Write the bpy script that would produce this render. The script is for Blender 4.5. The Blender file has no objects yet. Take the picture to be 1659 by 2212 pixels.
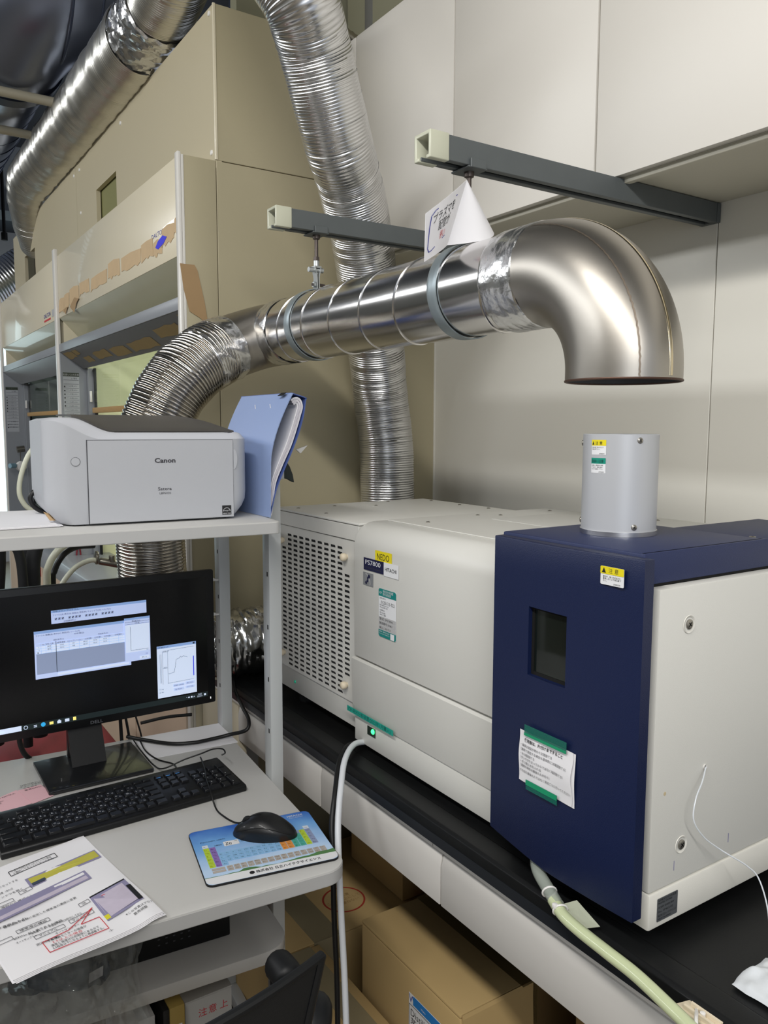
import bpy, bmesh, math, random
from mathutils import Vector, Matrix, noise
random.seed(7)
SC = bpy.context.scene
COL = SC.collection
PI = math.pi
V = Vector

# ---------------------------------------------------------------- camera
cd = bpy.data.cameras.new('camera')
cam = bpy.data.objects.new('camera', cd)
COL.objects.link(cam)
SC.camera = cam
cd.sensor_fit = 'HORIZONTAL'
cd.sensor_width = 36.0
cd.lens = 1731.8 * 36.0 / 1659.0
cd.clip_start = 0.02
cd.clip_end = 60
pitch, yaw, roll = math.radians(6.0617), math.radians(33.253), math.radians(0.173)
f = V((math.sin(yaw) * math.cos(pitch), math.cos(yaw) * math.cos(pitch), -math.sin(pitch)))
r = V((math.cos(yaw), -math.sin(yaw), 0))
u = r.cross(f)
r2 = r * math.cos(roll) + u * math.sin(roll)
u2 = u * math.cos(roll) - r * math.sin(roll)
m = Matrix((r2, u2, -f)).transposed().to_4x4()
m.translation = V((0, 0, 1.43))
cam.matrix_world = m

# ---------------------------------------------------------------- world and lights
w = bpy.data.worlds.new('room_light')
SC.world = w
w.use_nodes = True
w.node_tree.nodes['Background'].inputs[0].default_value = (0.80, 0.87, 1.0, 1)
w.node_tree.nodes['Background'].inputs[1].default_value = 0.62


def area(name, loc, aim, sx, sy, power, col=(1, 1, 1)):
    d = bpy.data.lights.new(name, 'AREA')
    d.shape = 'RECTANGLE'
    d.size, d.size_y, d.energy, d.color = sx, sy, power, col
    o = bpy.data.objects.new(name, d)
    COL.objects.link(o)
    z = (V(loc) - V(aim)).normalized()
    y = V((0, 1, 0))
    x = y.cross(z).normalized()
    y = z.cross(x)
    mm = Matrix((x, y, z)).transposed().to_4x4()
    mm.translation = V(loc)
    o.matrix_world = mm
    return o


# a row of fluorescent tubes along the aisle, and a second row farther left
area('fluorescent_row', (-0.62, -1.15, 2.78), (0.35, -0.95, 1.6), 0.16, 4.2, 96, (1.0, 0.975, 0.935))
area('fluorescent_row', (-2.4, 3.6, 2.85), (0.6, 3.6, 1.7), 0.20, 5.5, 85, (0.96, 0.98, 1.0))
area('rear_fill', (-1.4, -3.0, 1.9), (0.6, 0.6, 1.0), 2.2, 1.8, 16, (0.90, 0.95, 1.0))  # added fill behind the camera to brighten faces turned to -Y, no window there

SC.view_settings.view_transform = 'Standard'
SC.view_settings.look = 'None'
SC.view_settings.gamma = 1
SC.view_settings.use_curve_mapping = False
SC.view_settings.exposure = -0.12


# ---------------------------------------------------------------- materials
def lin(c):
    if isinstance(c, str):
        c = tuple(int(c[i:i + 2], 16) / 255 for i in (0, 2, 4))
    return tuple((x / 12.92 if x <= 0.04045 else ((x + 0.055) / 1.055) ** 2.4) for x in c)


MATS = {}


def mat(name, col, rough=0.5, metal=0.0, var=0.06, vs=6.0, bump=0.0, bs=150.0, emit=0.0, trans=0.0,
        ior=1.45, alpha=1.0, coat=0.0, stretch=None, spec=0.5, rvar=0.0):
    """procedural surface: base colour with soft mottling, optional fine relief"""
    if name in MATS:
        return MATS[name]
    mt = bpy.data.materials.new(name)
    mt.use_nodes = True
    nt = mt.node_tree
    b = nt.nodes['Principled BSDF']
    c = lin(col)
    b.inputs['Roughness'].default_value = rough
    b.inputs['Metallic'].default_value = metal
    b.inputs['IOR'].default_value = ior
    b.inputs['Specular IOR Level'].default_value = spec
    b.inputs['Transmission Weight'].default_value = trans
    b.inputs['Alpha'].default_value = alpha
    b.inputs['Coat Weight'].default_value = coat
    tc = nt.nodes.new('ShaderNodeTexCoord')
    mp = nt.nodes.new('ShaderNodeMapping')
    nt.links.new(tc.outputs['Object'], mp.inputs[0])
    if stretch:
        mp.inputs['Scale'].default_value = stretch
    nz = nt.nodes.new('ShaderNodeTexNoise')
    nz.inputs['Scale'].default_value = vs
    nz.inputs['Detail'].default_value = 4
    nt.links.new(mp.outputs[0], nz.inputs['Vector'])
    mx = nt.nodes.new('ShaderNodeMix')
    mx.data_type = 'RGBA'
    mx.inputs[6].default_value = (*[x * (1 - var) for x in c], 1)
    mx.inputs[7].default_value = (*[min(1, x * (1 + var)) for x in c], 1)
    nt.links.new(nz.outputs[0], mx.inputs[0])
    nt.links.new(mx.outputs[2], b.inputs['Base Color'])
    if rvar:
        mr = nt.nodes.new('ShaderNodeMapRange')
        mr.inputs[3].default_value = max(0.02, rough - rvar)
        mr.inputs[4].default_value = min(1, rough + rvar)
        nt.links.new(nz.outputs[0], mr.inputs[0])
        nt.links.new(mr.outputs[0], b.inputs['Roughness'])
    if emit:
        b.inputs['Emission Color'].default_value = (*c, 1)
        b.inputs['Emission Strength'].default_value = emit
    if bump:
        n2 = nt.nodes.new('ShaderNodeTexNoise')
        n2.inputs['Scale'].default_value = bs
        n2.inputs['Detail'].default_value = 3
        nt.links.new(mp.outputs[0], n2.inputs['Vector'])
        bp = nt.nodes.new('ShaderNodeBump')
        bp.inputs['Strength'].default_value = bump
        bp.inputs['Distance'].default_value = 0.002
        nt.links.new(n2.outputs[0], bp.inputs['Height'])
        nt.links.new(bp.outputs[0], b.inputs['Normal'])
    MATS[name] = mt
    return mt


M_wall = mat('white_wall_panel', 'd9d6cc', 0.45, var=0.03, vs=2, bump=0.03, bs=400)
M_beige_shade = mat('beige_panel_shaded', 'ada488', 0.42, var=0.03, vs=2, bump=0.03, bs=300)  # bulkhead beige with the dim end face's shade put into the colour
M_beige_lit = mat('beige_panel_lit', 'bfb599', 0.42, var=0.03, vs=2, bump=0.03, bs=300)  # same beige, painted lighter for the better lit bulkhead front
M_cream = mat('cream_hood_panel', 'dcd3ba', 0.30, var=0.04, vs=3, coat=0.2)
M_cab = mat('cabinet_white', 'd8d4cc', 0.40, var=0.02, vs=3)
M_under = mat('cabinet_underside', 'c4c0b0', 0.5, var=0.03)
M_floor = mat('vinyl_floor', '8c8270', 0.45, var=0.1, vs=8)
M_ceil = mat('ceiling_dark', '3a3f45', 0.9, var=0.1)
M_inst = mat('instrument_white', 'd3d2cc', 0.42, var=0.02, vs=3, bump=0.08, bs=900)
M_instb = mat('instrument_base_white', 'dddbd3', 0.42, var=0.02, vs=3, bump=0.08, bs=900)
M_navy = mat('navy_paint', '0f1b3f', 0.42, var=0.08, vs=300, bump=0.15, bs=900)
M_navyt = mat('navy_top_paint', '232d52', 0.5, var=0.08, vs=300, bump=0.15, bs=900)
M_black = mat('black_void', '060606', 0.8, var=0.1)
M_blackpl = mat('black_plastic', '0d0e10', 0.38, var=0.1, bump=0.05, bs=800)
M_key = mat('key_plastic', '121316', 0.36, var=0.1)
M_rubber = mat('black_rubber', '101113', 0.6, var=0.1)
M_top = mat('black_worktop', '141516', 0.42, var=0.2, vs=25, bump=0.05, bs=600, spec=0.3)
M_topedge = mat('worktop_edge', '22252a', 0.35, var=0.12, vs=8)
M_apron = mat('bench_white', 'cdcac5', 0.35, var=0.03)
M_desk = mat('desk_laminate', 'c3c2bf', 0.45, var=0.03, vs=4, bump=0.03, bs=500)
M_deske = mat('desk_edge', 'b9b9b8', 0.4, var=0.03)
M_post = mat('post_grey', 'b5b8b8', 0.35, var=0.03)
M_steel = mat('stainless_duct', 'dddbd9', 0.19, 1.0, var=0.05, vs=5, rvar=0.05)
M_elbow = mat('stainless_elbow', 'aba69e', 0.39, 1.0, var=0.10, vs=4, bump=0.04, bs=60, rvar=0.06)
M_polish = mat('polished_seam', 'd0c2a4', 0.2, 1.0, var=0.1)
M_flex = mat('stainless_flexible', 'bdb8b0', 0.16, 1.0, var=0.08, vs=8)
M_alu = mat('aluminium_flexible', 'd2d2d2', 0.26, 1.0, var=0.06, vs=5, bump=0.03, bs=30)
M_aluw = mat('aluminium_wrap', 'd4d2cb', 0.28, 0.95, var=0.06, vs=5, bump=0.1, bs=30)
M_foil = mat('foil_tape', 'dcdcdc', 0.27, 1.0, var=0.05, vs=8, bump=0.9, bs=55)
M_foil2 = mat('foil_wrap', 'd6d6d4', 0.2, 1.0, var=0.05, vs=8, bump=0.9, bs=26)
M_galv = mat('galvanised_band', '98a3a8', 0.42, 0.6, var=0.06, vs=30)
M_zinc = mat('zinc_hardware', 'b9bdbd', 0.35, 0.8, var=0.1, vs=40)
M_rod = mat('threaded_rod', '5c5450', 0.45, 0.8, var=0.1, vs=60)
M_chan = mat('grey_channel', '5c6162', 0.5, 0.2, var=0.06, vs=30)
M_cap = mat('ivory_end_cap', 'c3c4b0', 0.3, var=0.03)
M_anod = mat('anodised_aluminium', 'babcc0', 0.36, 0.2, var=0.02, vs=3)
M_alup = mat('bright_aluminium', 'dedede', 0.25, 1.0, var=0.03)
M_screw = mat('screw_steel', 'a09c94', 0.3, 0.8, var=0.1, vs=200)
M_knob = mat('ivory_knob', 'dccfb6', 0.4, var=0.03)
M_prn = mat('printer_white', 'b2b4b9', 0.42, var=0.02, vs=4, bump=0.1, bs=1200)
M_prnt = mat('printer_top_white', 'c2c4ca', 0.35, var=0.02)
M_prng = mat('printer_lid_grey', '4a4845', 0.5, var=0.05, vs=40, bump=0.1, bs=900)
M_blue = mat('blue_folder', '8b9ec6', 0.38, var=0.03, vs=6)
M_blued = mat('blue_folder_edge', '4c5f9a', 0.45, var=0.05)
M_paper = mat('white_paper', 'e6e5e8', 0.6, var=0.02, vs=9)
M_paperg = mat('paper_block', 'c7c4cc', 0.7, var=0.1, vs=120, stretch=(1, 1, 14))
M_pink = mat('pink_sticky_note', 'e6b8bf', 0.6, var=0.03)
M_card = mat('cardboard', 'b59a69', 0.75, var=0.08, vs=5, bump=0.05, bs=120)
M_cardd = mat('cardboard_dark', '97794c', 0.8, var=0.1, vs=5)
M_tape = mat('packing_tape', '8f8468', 0.22, var=0.06, vs=10)
M_brownt = mat('brown_masking_tape', 'a58862', 0.6, var=0.08, vs=20)
M_tan = mat('torn_tape', 'c8ad86', 0.6, var=0.08, vs=25)
M_hoodg = mat('hood_grey', '8d9196', 0.35, var=0.03)
M_hoodgd = mat('hood_grey_dark', '5d5d60', 0.4, var=0.05)
M_trim = mat('white_trim', 'dcd9d2', 0.3, var=0.02)
M_lime = mat('hood_lining', 'd0d2b2', 0.45, var=0.05, vs=3)
M_limeg = mat('hood_lining_grey', '8d9a94', 0.45, var=0.05, vs=3)
M_glass = mat('clear_glass', 'eef4ee', 0.02, trans=1.0, var=0.0, ior=1.08)
M_wood = mat('sash_wood', 'b48f58', 0.45, var=0.15, vs=30, stretch=(8, 0.6, 8))
M_pipe = mat('ivory_conduit', 'a09a88', 0.5, var=0.05)
M_duct = mat('dark_ceiling_duct', '7a8090', 0.30, 0.85, var=0.06, vs=3)
M_duct2 = mat('dark_duct_band', '353c4c', 0.4, 0.5, var=0.06, vs=3)
M_red = mat('red_plastic', '8c2830', 0.5, var=0.06)
M_pinkd = mat('pinkish_door', 'cfb9a2', 0.5, var=0.04)
M_white = mat('white_plastic', 'e4e2de', 0.4, var=0.02)
M_cable = mat('black_cable', '0c0c0d', 0.45, var=0.1)
M_cableg = mat('pale_hose', 'c9cbb8', 0.35, var=0.04)
M_hoseg = mat('white_hose', 'cfd2d6', 0.35, var=0.04)
M_tube = mat('pale_green_tube', 'c3cca4', 0.25, var=0.06, vs=30, coat=0.5)
M_tubec = mat('clear_tube', 'aeb6ac', 0.1, var=0.04, alpha=0.55, coat=0.5)
M_fine = mat('fine_clear_tube', 'dfe4ea', 0.15, var=0.02, alpha=0.8)
M_lblW = mat('label_white', 'dfe0e2', 0.5, var=0.01)
M_lblY = mat('label_yellow', 'e0cf1c', 0.45, var=0.02)
M_lblG = mat('label_green', '0c8a74', 0.45, var=0.02)
M_teal = mat('label_teal', '0e7d78', 0.45, var=0.02)
M_lblN = mat('label_navy', '15163c', 0.4, var=0.02)
M_lblS = mat('label_silver', '8e9092', 0.4, 0.3, var=0.03)
M_lblg = mat('label_light_grey', 'b4b4b4', 0.5, var=0.02)
M_ink = mat('black_ink', '1a1a1c', 0.6, var=0.0)
M_inkg = mat('grey_ink', '4a4a4e', 0.6, var=0.0)
M_inkt = mat('dark_teal_ink', '0a4a46', 0.6, var=0.0)
M_inkw = mat('white_ink', 'dcdde0', 0.5, var=0.0)
M_inkr = mat('red_ink', 'c8343c', 0.6, var=0.0)
M_inkb = mat('blue_ink', '2c3494', 0.6, var=0.0)
M_tapeG = mat('green_tape', '0a8c62', 0.3, var=0.04, vs=30)
M_tapeGd = mat('green_tape_clear', '0e6a5c', 0.25, var=0.04, alpha=0.62)
M_led = mat('green_led', '30f070', 0.3, emit=4.0)
M_ledd = mat('green_indicator', '159a78', 0.3, emit=0.3)
M_chair = mat('chair_fabric', '131313', 0.85, var=0.3, vs=500, bump=0.3, bs=900)
M_chairp = mat('chair_plastic', '0e1013', 0.5, var=0.1)
M_olive = mat('olive_board', '7d7c4e', 0.6, var=0.04)


# ---------------------------------------------------------------- mesh helpers
class MB:
    """collects vertices and faces of one mesh"""

    def __init__(s):
        s.v, s.f = [], []

    def add(s, vs, fs):
        n = len(s.v)
        s.v += [V(p) for p in vs]
        s.f += [tuple(i + n for i in q) for q in fs]
        return s

    def box(s, a, b):
        x0, y0, z0 = a
        x1, y1, z1 = b
        return s.add([(x0, y0, z0), (x1, y0, z0), (x1, y1, z0), (x0, y1, z0), (x0, y0, z1), (x1, y0, z1), (x1, y1, z1), (x0, y1, z1)],
                     [(0, 3, 2, 1), (4, 5, 6, 7), (0, 1, 5, 4), (1, 2, 6, 5), (2, 3, 7, 6), (3, 0, 4, 7)])

    def prism(s, pts, ax, lo, hi):
        """closed 2D outline extruded along axis ax; pts are the two other coordinates in order"""
        def mk(p, h):
            q = list(p)
            q.insert(ax, h)
            return tuple(q)
        n = len(pts)
        vs = [mk(p, lo) for p in pts] + [mk(p, hi) for p in pts]
        fs = [tuple(range(n))[::-1], tuple(range(n, 2 * n))]
        fs += [(i, (i + 1) % n, n + (i + 1) % n, n + i) for i in range(n)]
        return s.add(vs, fs)

    def grid(s, fn, nu, nv, cu=False):
        vs = [fn(i / nu, j / nv) for i in range(nu + (0 if cu else 1)) for j in range(nv + 1)]
        fs = []
        ni = nu
        for i in range(ni):
            i2 = (i + 1) % nu if cu else i + 1
            for j in range(nv):
                fs.append((i * (nv + 1) + j, i2 * (nv + 1) + j, i2 * (nv + 1) + j + 1, i * (nv + 1) + j + 1))
        return s.add(vs, fs)

    def tube(s, path, rad, n=12, caps=True, fn=None):
        """sweep a circle along path (parallel transport); rad number or list; fn(i,a)->radius factor"""
        P = [V(p) for p in path]
        T = [((P[min(i + 1, len(P) - 1)] - P[max(i - 1, 0)]).normalized()) for i in range(len(P))]
        up = V((0, 0, 1)) if abs(T[0].z) < 0.9 else V((1, 0, 0))
        N = (up - T[0] * up.dot(T[0])).normalized()
        vs = []
        for i, p in enumerate(P):
            N = (N - T[i] * N.dot(T[i])).normalized()
            B = T[i].cross(N)
            rr = rad[i] if isinstance(rad, (list, tuple)) else rad
            for k in range(n):
                a = 2 * PI * k / n
                q = rr * (fn(i, a) if fn else 1)
                vs.append(p + N * (math.cos(a) * q) + B * (math.sin(a) * q))
        fs = []
        for i in range(len(P) - 1):
            for k in range(n):
                k2 = (k + 1) % n
                fs.append((i * n + k, i * n + k2, (i + 1) * n + k2, (i + 1) * n + k))
        if caps:
            fs.append(tuple(range(n))[::-1])
            fs.append(tuple((len(P) - 1) * n + k for k in range(n)))
        return s.add(vs, fs)

    def cyl(s, a, b, r1, r2=None, n=24):
        return s.tube([a, b], [r1, r1 if r2 is None else r2], n)

    def lathe(s, prof, c, ax=2, n=40):
        """profile [(r,h)] turned about an axis through c"""
        def fn(i, j):
            rr, h = prof[j]
            a = 2 * PI * i / n
            q = [rr * math.cos(a), rr * math.sin(a)]
            q.insert(ax, h)
            return V(c) + V(q)
        m_ = len(prof)
        vs = [fn(i, j) for i in range(n) for j in range(m_)]
        fs = []
        for i in range(n):
            i2 = (i + 1) % n
            for j in range(m_ - 1):
                fs.append((i * m_ + j, i2 * m_ + j, i2 * m_ + j + 1, i * m_ + j + 1))
        return s.add(vs, fs)

    def sheet(s, pts, nrm, th):
        """flat or bent polygon with a little thickness"""
        n = len(pts)
        k = V(nrm).normalized() * th
        vs = [V(p) for p in pts] + [V(p) + k for p in pts]
        fs = [tuple(range(n))[::-1], tuple(range(n, 2 * n))] + [(i, (i + 1) % n, n + (i + 1) % n, n + i) for i in range(n)]
        return s.add(vs, fs)


MW = {}


def link(name, me):
    o = bpy.data.objects.new(name, me)
    COL.objects.link(o)
    return o


def obj(name, mb, mt, parent=None, bevel=0.0, seg=2, smooth=35, local=False, label=None, solid=0.0, ang=30):
    """one mesh object; coordinates are world ones unless local"""
    if parent is not None and not local and parent.name in MW:
        inv = MW[parent.name].inverted()
        vs = [inv @ p for p in mb.v]
    else:
        vs = mb.v
    me = bpy.data.meshes.new(name)
    me.from_pydata([tuple(p) for p in vs], [], mb.f)
    bm = bmesh.new()
    bm.from_mesh(me)
    bmesh.ops.recalc_face_normals(bm, faces=bm.faces)
    if solid:
        bmesh.ops.solidify(bm, geom=list(bm.faces), thickness=solid)
        bmesh.ops.recalc_face_normals(bm, faces=bm.faces)
    if bevel:
        es = [e for e in bm.edges if len(e.link_faces) == 2 and e.calc_face_angle(0) > math.radians(ang)]
        bmesh.ops.bevel(bm, geom=es, offset=bevel, offset_type='OFFSET', segments=seg, profile=0.5, affect='EDGES', clamp_overlap=True)
    bm.to_mesh(me)
    bm.free()
    if smooth:
        for p in me.polygons:
            p.use_smooth = True
        me.set_sharp_from_angle(angle=math.radians(smooth))
    me.materials.append(mt)
    o = link(name, me)
    if parent is not None:
        o.parent = parent
        if parent.name in MW:
            MW[o.name] = MW[parent.name]
    if label:
        o['label'] = label
    return o


def tag(o, label, cat, group=None, kind=None):
    o['label'] = label
    o['category'] = cat
    if group:
        o['group'] = group
    if kind:
        o['kind'] = kind
    return o


def thing(name, label, cat, loc=(0, 0, 0), rz=0.0, group=None):
    o = bpy.data.objects.new(name, None)
    COL.objects.link(o)
    o.location = loc
    o.rotation_euler = (0, 0, rz)
    o.empty_display_size = 0.05
    MW[o.name] = Matrix.Translation(V(loc)) @ Matrix.Rotation(rz, 4, 'Z')
    return tag(o, label, cat, group)


def struct(name, mb=None, mt=None, loc=(0, 0, 0), **k):
    if mb is None:
        o = bpy.data.objects.new(name, None)
        COL.objects.link(o)
        o.location = loc
        MW[o.name] = Matrix.Translation(V(loc))
    else:
        o = obj(name, mb, mt, None, **k)
    o['kind'] = 'structure'
    return o


def cr(pts, n=8):
    """smooth curve through points"""
    P = [V(p) for p in pts]
    P = [P[0] * 2 - P[1]] + P + [P[-1] * 2 - P[-2]]
    out = []
    for i in range(1, len(P) - 2):
        a, b, c, d = P[i - 1:i + 3]
        for k in range(n):
            t = k / n
            out.append(0.5 * ((2 * b) + (c - a) * t + (2 * a - 5 * b + 4 * c - d) * t * t + (3 * b - a - 3 * c + d) * t ** 3))
    out.append(P[-2])
    return out


def resample(path, step):
    out = [path[0]]
    acc = 0.0
    for i in range(1, len(path)):
        a, b = path[i - 1], path[i]
        L = (b - a).length
        if L == 0:
            continue
        t = step - acc
        while t <= L:
            out.append(a.lerp(b, t / L))
            t += step
        acc = (acc + L) % step
    return out


def rrect(x0, x1, y0, y1, rad, n=6):
    """outline with rounded corners; rad single or (bl,br,tr,tl)"""
    if not isinstance(rad, (list, tuple)):
        rad = (rad,) * 4
    out = []
    for (cx, cy, a0, rr) in ((x0, y0, PI, rad[0]), (x1, y0, 1.5 * PI, rad[1]), (x1, y1, 0, rad[2]), (x0, y1, 0.5 * PI, rad[3])):
        if rr <= 0:
            out.append((cx, cy))
            continue
        mx = cx + (rr if cx == x0 else -rr)
        my = cy + (rr if cy == y0 else -rr)
        for k in range(n + 1):
            a = a0 + 0.5 * PI * k / n
            out.append((mx + rr * math.cos(a), my + rr * math.sin(a)))
    return out


class Face:
    """a flat face to put labels and lettering on: origin, right and up directions (in the parent's own or world coordinates)"""

    def __init__(s, o, x, y, parent, local=False):
        s.o, s.x, s.y = V(o), V(x).normalized(), V(y).normalized()
        s.n = s.x.cross(s.y)
        s.p, s.l = parent, local

    def at(s, a, b, h=0.0):
        return s.o + s.x * a + s.y * b + s.n * h

    def poly(s, name, pts, mt, h=0.0004, th=0.0003, parent=None, label=None, bend=None):
        mb = MB()
        mb.sheet([s.at(a, b, h + (bend(a, b) if bend else 0)) for a, b in pts], s.n, th)
        return obj(name, mb, mt, parent or s.p, local=s.l, smooth=0, label=label)

    def rect(s, name, a0, b0, a1, b1, mt, h=0.0004, th=0.0003, parent=None, rad=0.0, label=None):
        return s.poly(name, rrect(min(a0, a1), max(a0, a1), min(b0, b1), max(b0, b1), rad, 4), mt, h, th, parent, label)

    def many(s, name, rects, mt, h=0.0006, th=0.0002, parent=None):
        mb = MB()
        for a0, b0, a1, b1 in rects:
            mb.sheet([s.at(a0, b0, h), s.at(a1, b0, h), s.at(a1, b1, h), s.at(a0, b1, h)], s.n, th)
        return obj(name, mb, mt, parent or s.p, local=s.l, smooth=0)

    def lines(s, name, segs, wd, mt, h=0.0006, th=0.0002, parent=None):
        """strokes as thin flat bars"""
        mb = MB()
        for (a, b) in segs:
            a, b = V((*a, 0)), V((*b, 0))
            d = (b - a).normalized()
            q = V((-d.y, d.x, 0)) * (wd / 2)
            mb.sheet([s.at(p.x, p.y, h) for p in (a + q, a - q, b - q, b + q)], s.n, th)
        return obj(name, mb, mt, parent or s.p, local=s.l, smooth=0)

    def text(s, body, a, b, size, mt, wfit=None, h=0.0008, parent=None, name='lettering', align='LEFT', bend=None, bold=0.0, rot=0.0, spacing=1.0):
        """body may be a list of (string, a, b) to gather several lines of one print into one mesh"""
        items = body if isinstance(body, list) else [(body, a, b)]
        mb = MB()
        for it in items:
            st, ia, ib = it[:3]
            cu = bpy.data.curves.new('t', 'FONT')
            cu.body = st
            cu.size = 1.0
            cu.resolution_u = 2
            cu.space_character = spacing
            if bold:
                cu.offset = bold
            to = bpy.data.objects.new('t', cu)
            COL.objects.link(to)
            dg = bpy.context.evaluated_depsgraph_get()
            me = bpy.data.meshes.new_from_object(to.evaluated_get(dg))
            bpy.data.objects.remove(to)
            bpy.data.curves.remove(cu)
            if not me.vertices:
                bpy.data.meshes.remove(me)
                continue
            x0 = min(v.co.x for v in me.vertices)
            x1 = max(v.co.x for v in me.vertices)
            sx = sy = size
            wf = it[3] if len(it) > 3 else wfit
            if wf:
                sx = wf / max(1e-6, x1 - x0)
            off = {'LEFT': 0, 'CENTER': -(x1 - x0) / 2 * sx, 'RIGHT': -(x1 - x0) * sx}[align]
            cs, sn = math.cos(rot), math.sin(rot)
            vs = []
            for v in me.vertices:
                px = (v.co.x - x0) * sx + off
                py = v.co.y * sy
                qa, qb = ia + px * cs - py * sn, ib + px * sn + py * cs
                vs.append(s.at(qa, qb, h + (bend(qa, qb) if bend else 0)))
            mb.add(vs, [tuple(p.vertices) for p in me.polygons])
            bpy.data.meshes.remove(me)
        par = parent or s.p
        if par is not None and not s.l and par.name in MW:
            inv = MW[par.name].inverted()
            vs = [inv @ p for p in mb.v]
        else:
            vs = mb.v
        me = bpy.data.meshes.new(name)
        me.from_pydata([tuple(p) for p in vs], [], mb.f)
        me.materials.append(mt)
        o = link(name, me)
        o.parent = par
        if par is not None and par.name in MW:
            MW[o.name] = MW[par.name]
        return o


def nz3(p, sc, amp):
    return noise.noise(V(p) * sc) * amp


def screw(parent, c, nrm, rad=0.004, name='screw', mt=None):
    """round head with a dark cross recess, sunk a little in the panel"""
    c, nn = V(c), V(nrm).normalized()
    mb = MB()
    mb.tube([c - nn * 0.0004, c + nn * 0.0008, c + nn * 0.0016], [rad, rad, rad * 0.75], 16)
    o = obj(name, mb, mt or M_screw, parent, smooth=40)
    x = nn.orthogonal().normalized()
    y = nn.cross(x)
    f_ = Face(c + nn * 0.0016, x, y, o)
    f_.many('slot', [(-rad * .55, -rad * .12, rad * .55, rad * .12), (-rad * .12, -rad * .55, rad * .12, rad * .55)], M_black, h=0.0001, th=0.0001)
    return o

# ================================================================ SETTING
XW, YB, XC, XH = 1.539, 2.057, 1.22, 0.823
ZCAB, ZTOP = 1.898, 2.505

struct('floor', MB().box((-4.2, -3.2, -0.05), (3.2, 9.2, 0)), M_floor)
struct('ceiling', MB().box((-4.2, -3.2, 3.4), (3.2, 9.2, 3.5)), M_ceil)
struct('wall_left', MB().box((-4.3, -3.2, 0), (-4.2, 9.2, 3.4)), M_wall)
struct('wall_far', MB().box((-4.2, 9.2, 0), (3.2, 9.3, 3.4)), mat('far_wall', 'b9bcbc', 0.6))
w1 = struct('window_1', loc=(0.8, 9.1, 0.4))
obj('window_frame', MB().box((0.1, 9.13, 0.30), (1.45, 9.19, 2.75)), M_trim, w1)
obj('pane', MB().box((0.16, 9.11, 0.36), (0.74, 9.128, 2.69)), mat('bright_window', 'd8f2f6', 0.4, var=0, emit=2.4), w1)
obj('pane', MB().box((0.80, 9.11, 0.36), (1.39, 9.128, 2.69)), MATS['bright_window'], w1)

# right wall: backing plus its panels with open joints
wr = struct('wall_right', loc=(XW, 0, 0))
obj('backing', MB().box((XW + 0.012, -3.2, 0), (XW + 0.06, YB + 0.5, 3.4)), M_hoodgd, wr)
ys = [YB, 1.0705, 0.1605, -0.75, -1.66, -2.57, -3.2]
for a, b in zip(ys[1:], ys[:-1]):
    obj('panel', MB().box((XW, a + 0.0012, 0), (XW + 0.02, b - 0.0012, 3.38)), M_wall, wr, bevel=0.001, seg=1)

# the tall beige bulkhead over and beside the fume hoods
wb = struct('wall_back', loc=(XH, YB, 0))
obj('backing', MB().box((XH + 0.02, YB + 0.016, 0), (XW + 0.3, YB + 0.05, ZTOP - 0.004)), M_hoodgd, wb)
obj('panel', MB().box((XH + 0.001, YB, 2.1195), (XW + 0.2, YB + 0.018, ZTOP)), M_beige_shade, wb, bevel=0.001, seg=1)
obj('panel', MB().box((XH + 0.001, YB, 0), (XW + 0.2, YB + 0.018, 2.1175)), M_beige_shade, wb, bevel=0.001, seg=1)
wl = struct('wall_bulkhead', loc=(XH, YB, 2.1))
wl.name = 'trim_1'
MW['trim_1'] = MW['wall_bulkhead']


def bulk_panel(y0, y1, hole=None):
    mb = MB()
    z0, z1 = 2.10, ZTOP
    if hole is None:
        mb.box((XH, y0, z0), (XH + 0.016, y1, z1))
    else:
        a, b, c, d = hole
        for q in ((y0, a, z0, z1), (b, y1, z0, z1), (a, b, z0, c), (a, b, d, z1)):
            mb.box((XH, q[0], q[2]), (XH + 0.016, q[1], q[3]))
    obj('panel', mb, M_beige_lit, wl, smooth=0)


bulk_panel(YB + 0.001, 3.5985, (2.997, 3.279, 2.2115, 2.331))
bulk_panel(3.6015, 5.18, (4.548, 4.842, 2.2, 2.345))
obj('recess_board', MB().box((XH + 0.02, 2.95, 2.16), (XH + 0.03, 3.33, 2.38)), M_olive, wl)
obj('recess_board', MB().box((XH + 0.06, 4.5, 2.15), (XH + 0.07, 4.9, 2.40)), M_black, wl)
obj('end_panel', MB().box((XH + 0.017, 5.16, 2.10), (XH + 0.7, 5.179, ZTOP)), M_beige_shade, wl)
obj('corner_bead', MB().box((XH - 0.003, YB - 0.003, 2.12), (XH + 0.004, YB + 0.004, ZTOP)), M_cream, wl, bevel=0.001)
for y, z in ((2.085, 2.145), (2.085, 2.49), (3.53, 2.30), (3.53, 2.47), (3.63, 2.47), (2.92, 2.47)):
    obj('stud', MB().lathe([(0, -0.004), (0.006, -0.003), (0.007, 0)], (XH, y, z), 0, 12), M_white, wl)
# low tie strip at the wall corner
obj('trim_2', MB().box((XW - 0.004, YB - 0.004, 0.8), (XW, YB, ZCAB)), M_wall)['kind'] = 'structure'
# back enclosure above the cabinets (seen in the gap at the top)
struct('wall_service_void', MB().box((XW - 0.02, -3.2, 2.50), (XW + 0.001, YB + 0.5, 3.4)), mat('void_board', '8d8a72', 0.7)).name = 'trim_3'
struct('wall_void_back', MB().box((XH + 0.3, YB + 0.55, 2.3), (XW + 0.2, YB + 0.6, 3.4)), mat('void_board', '8d8a72', 0.7)).name = 'trim_4'

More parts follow.
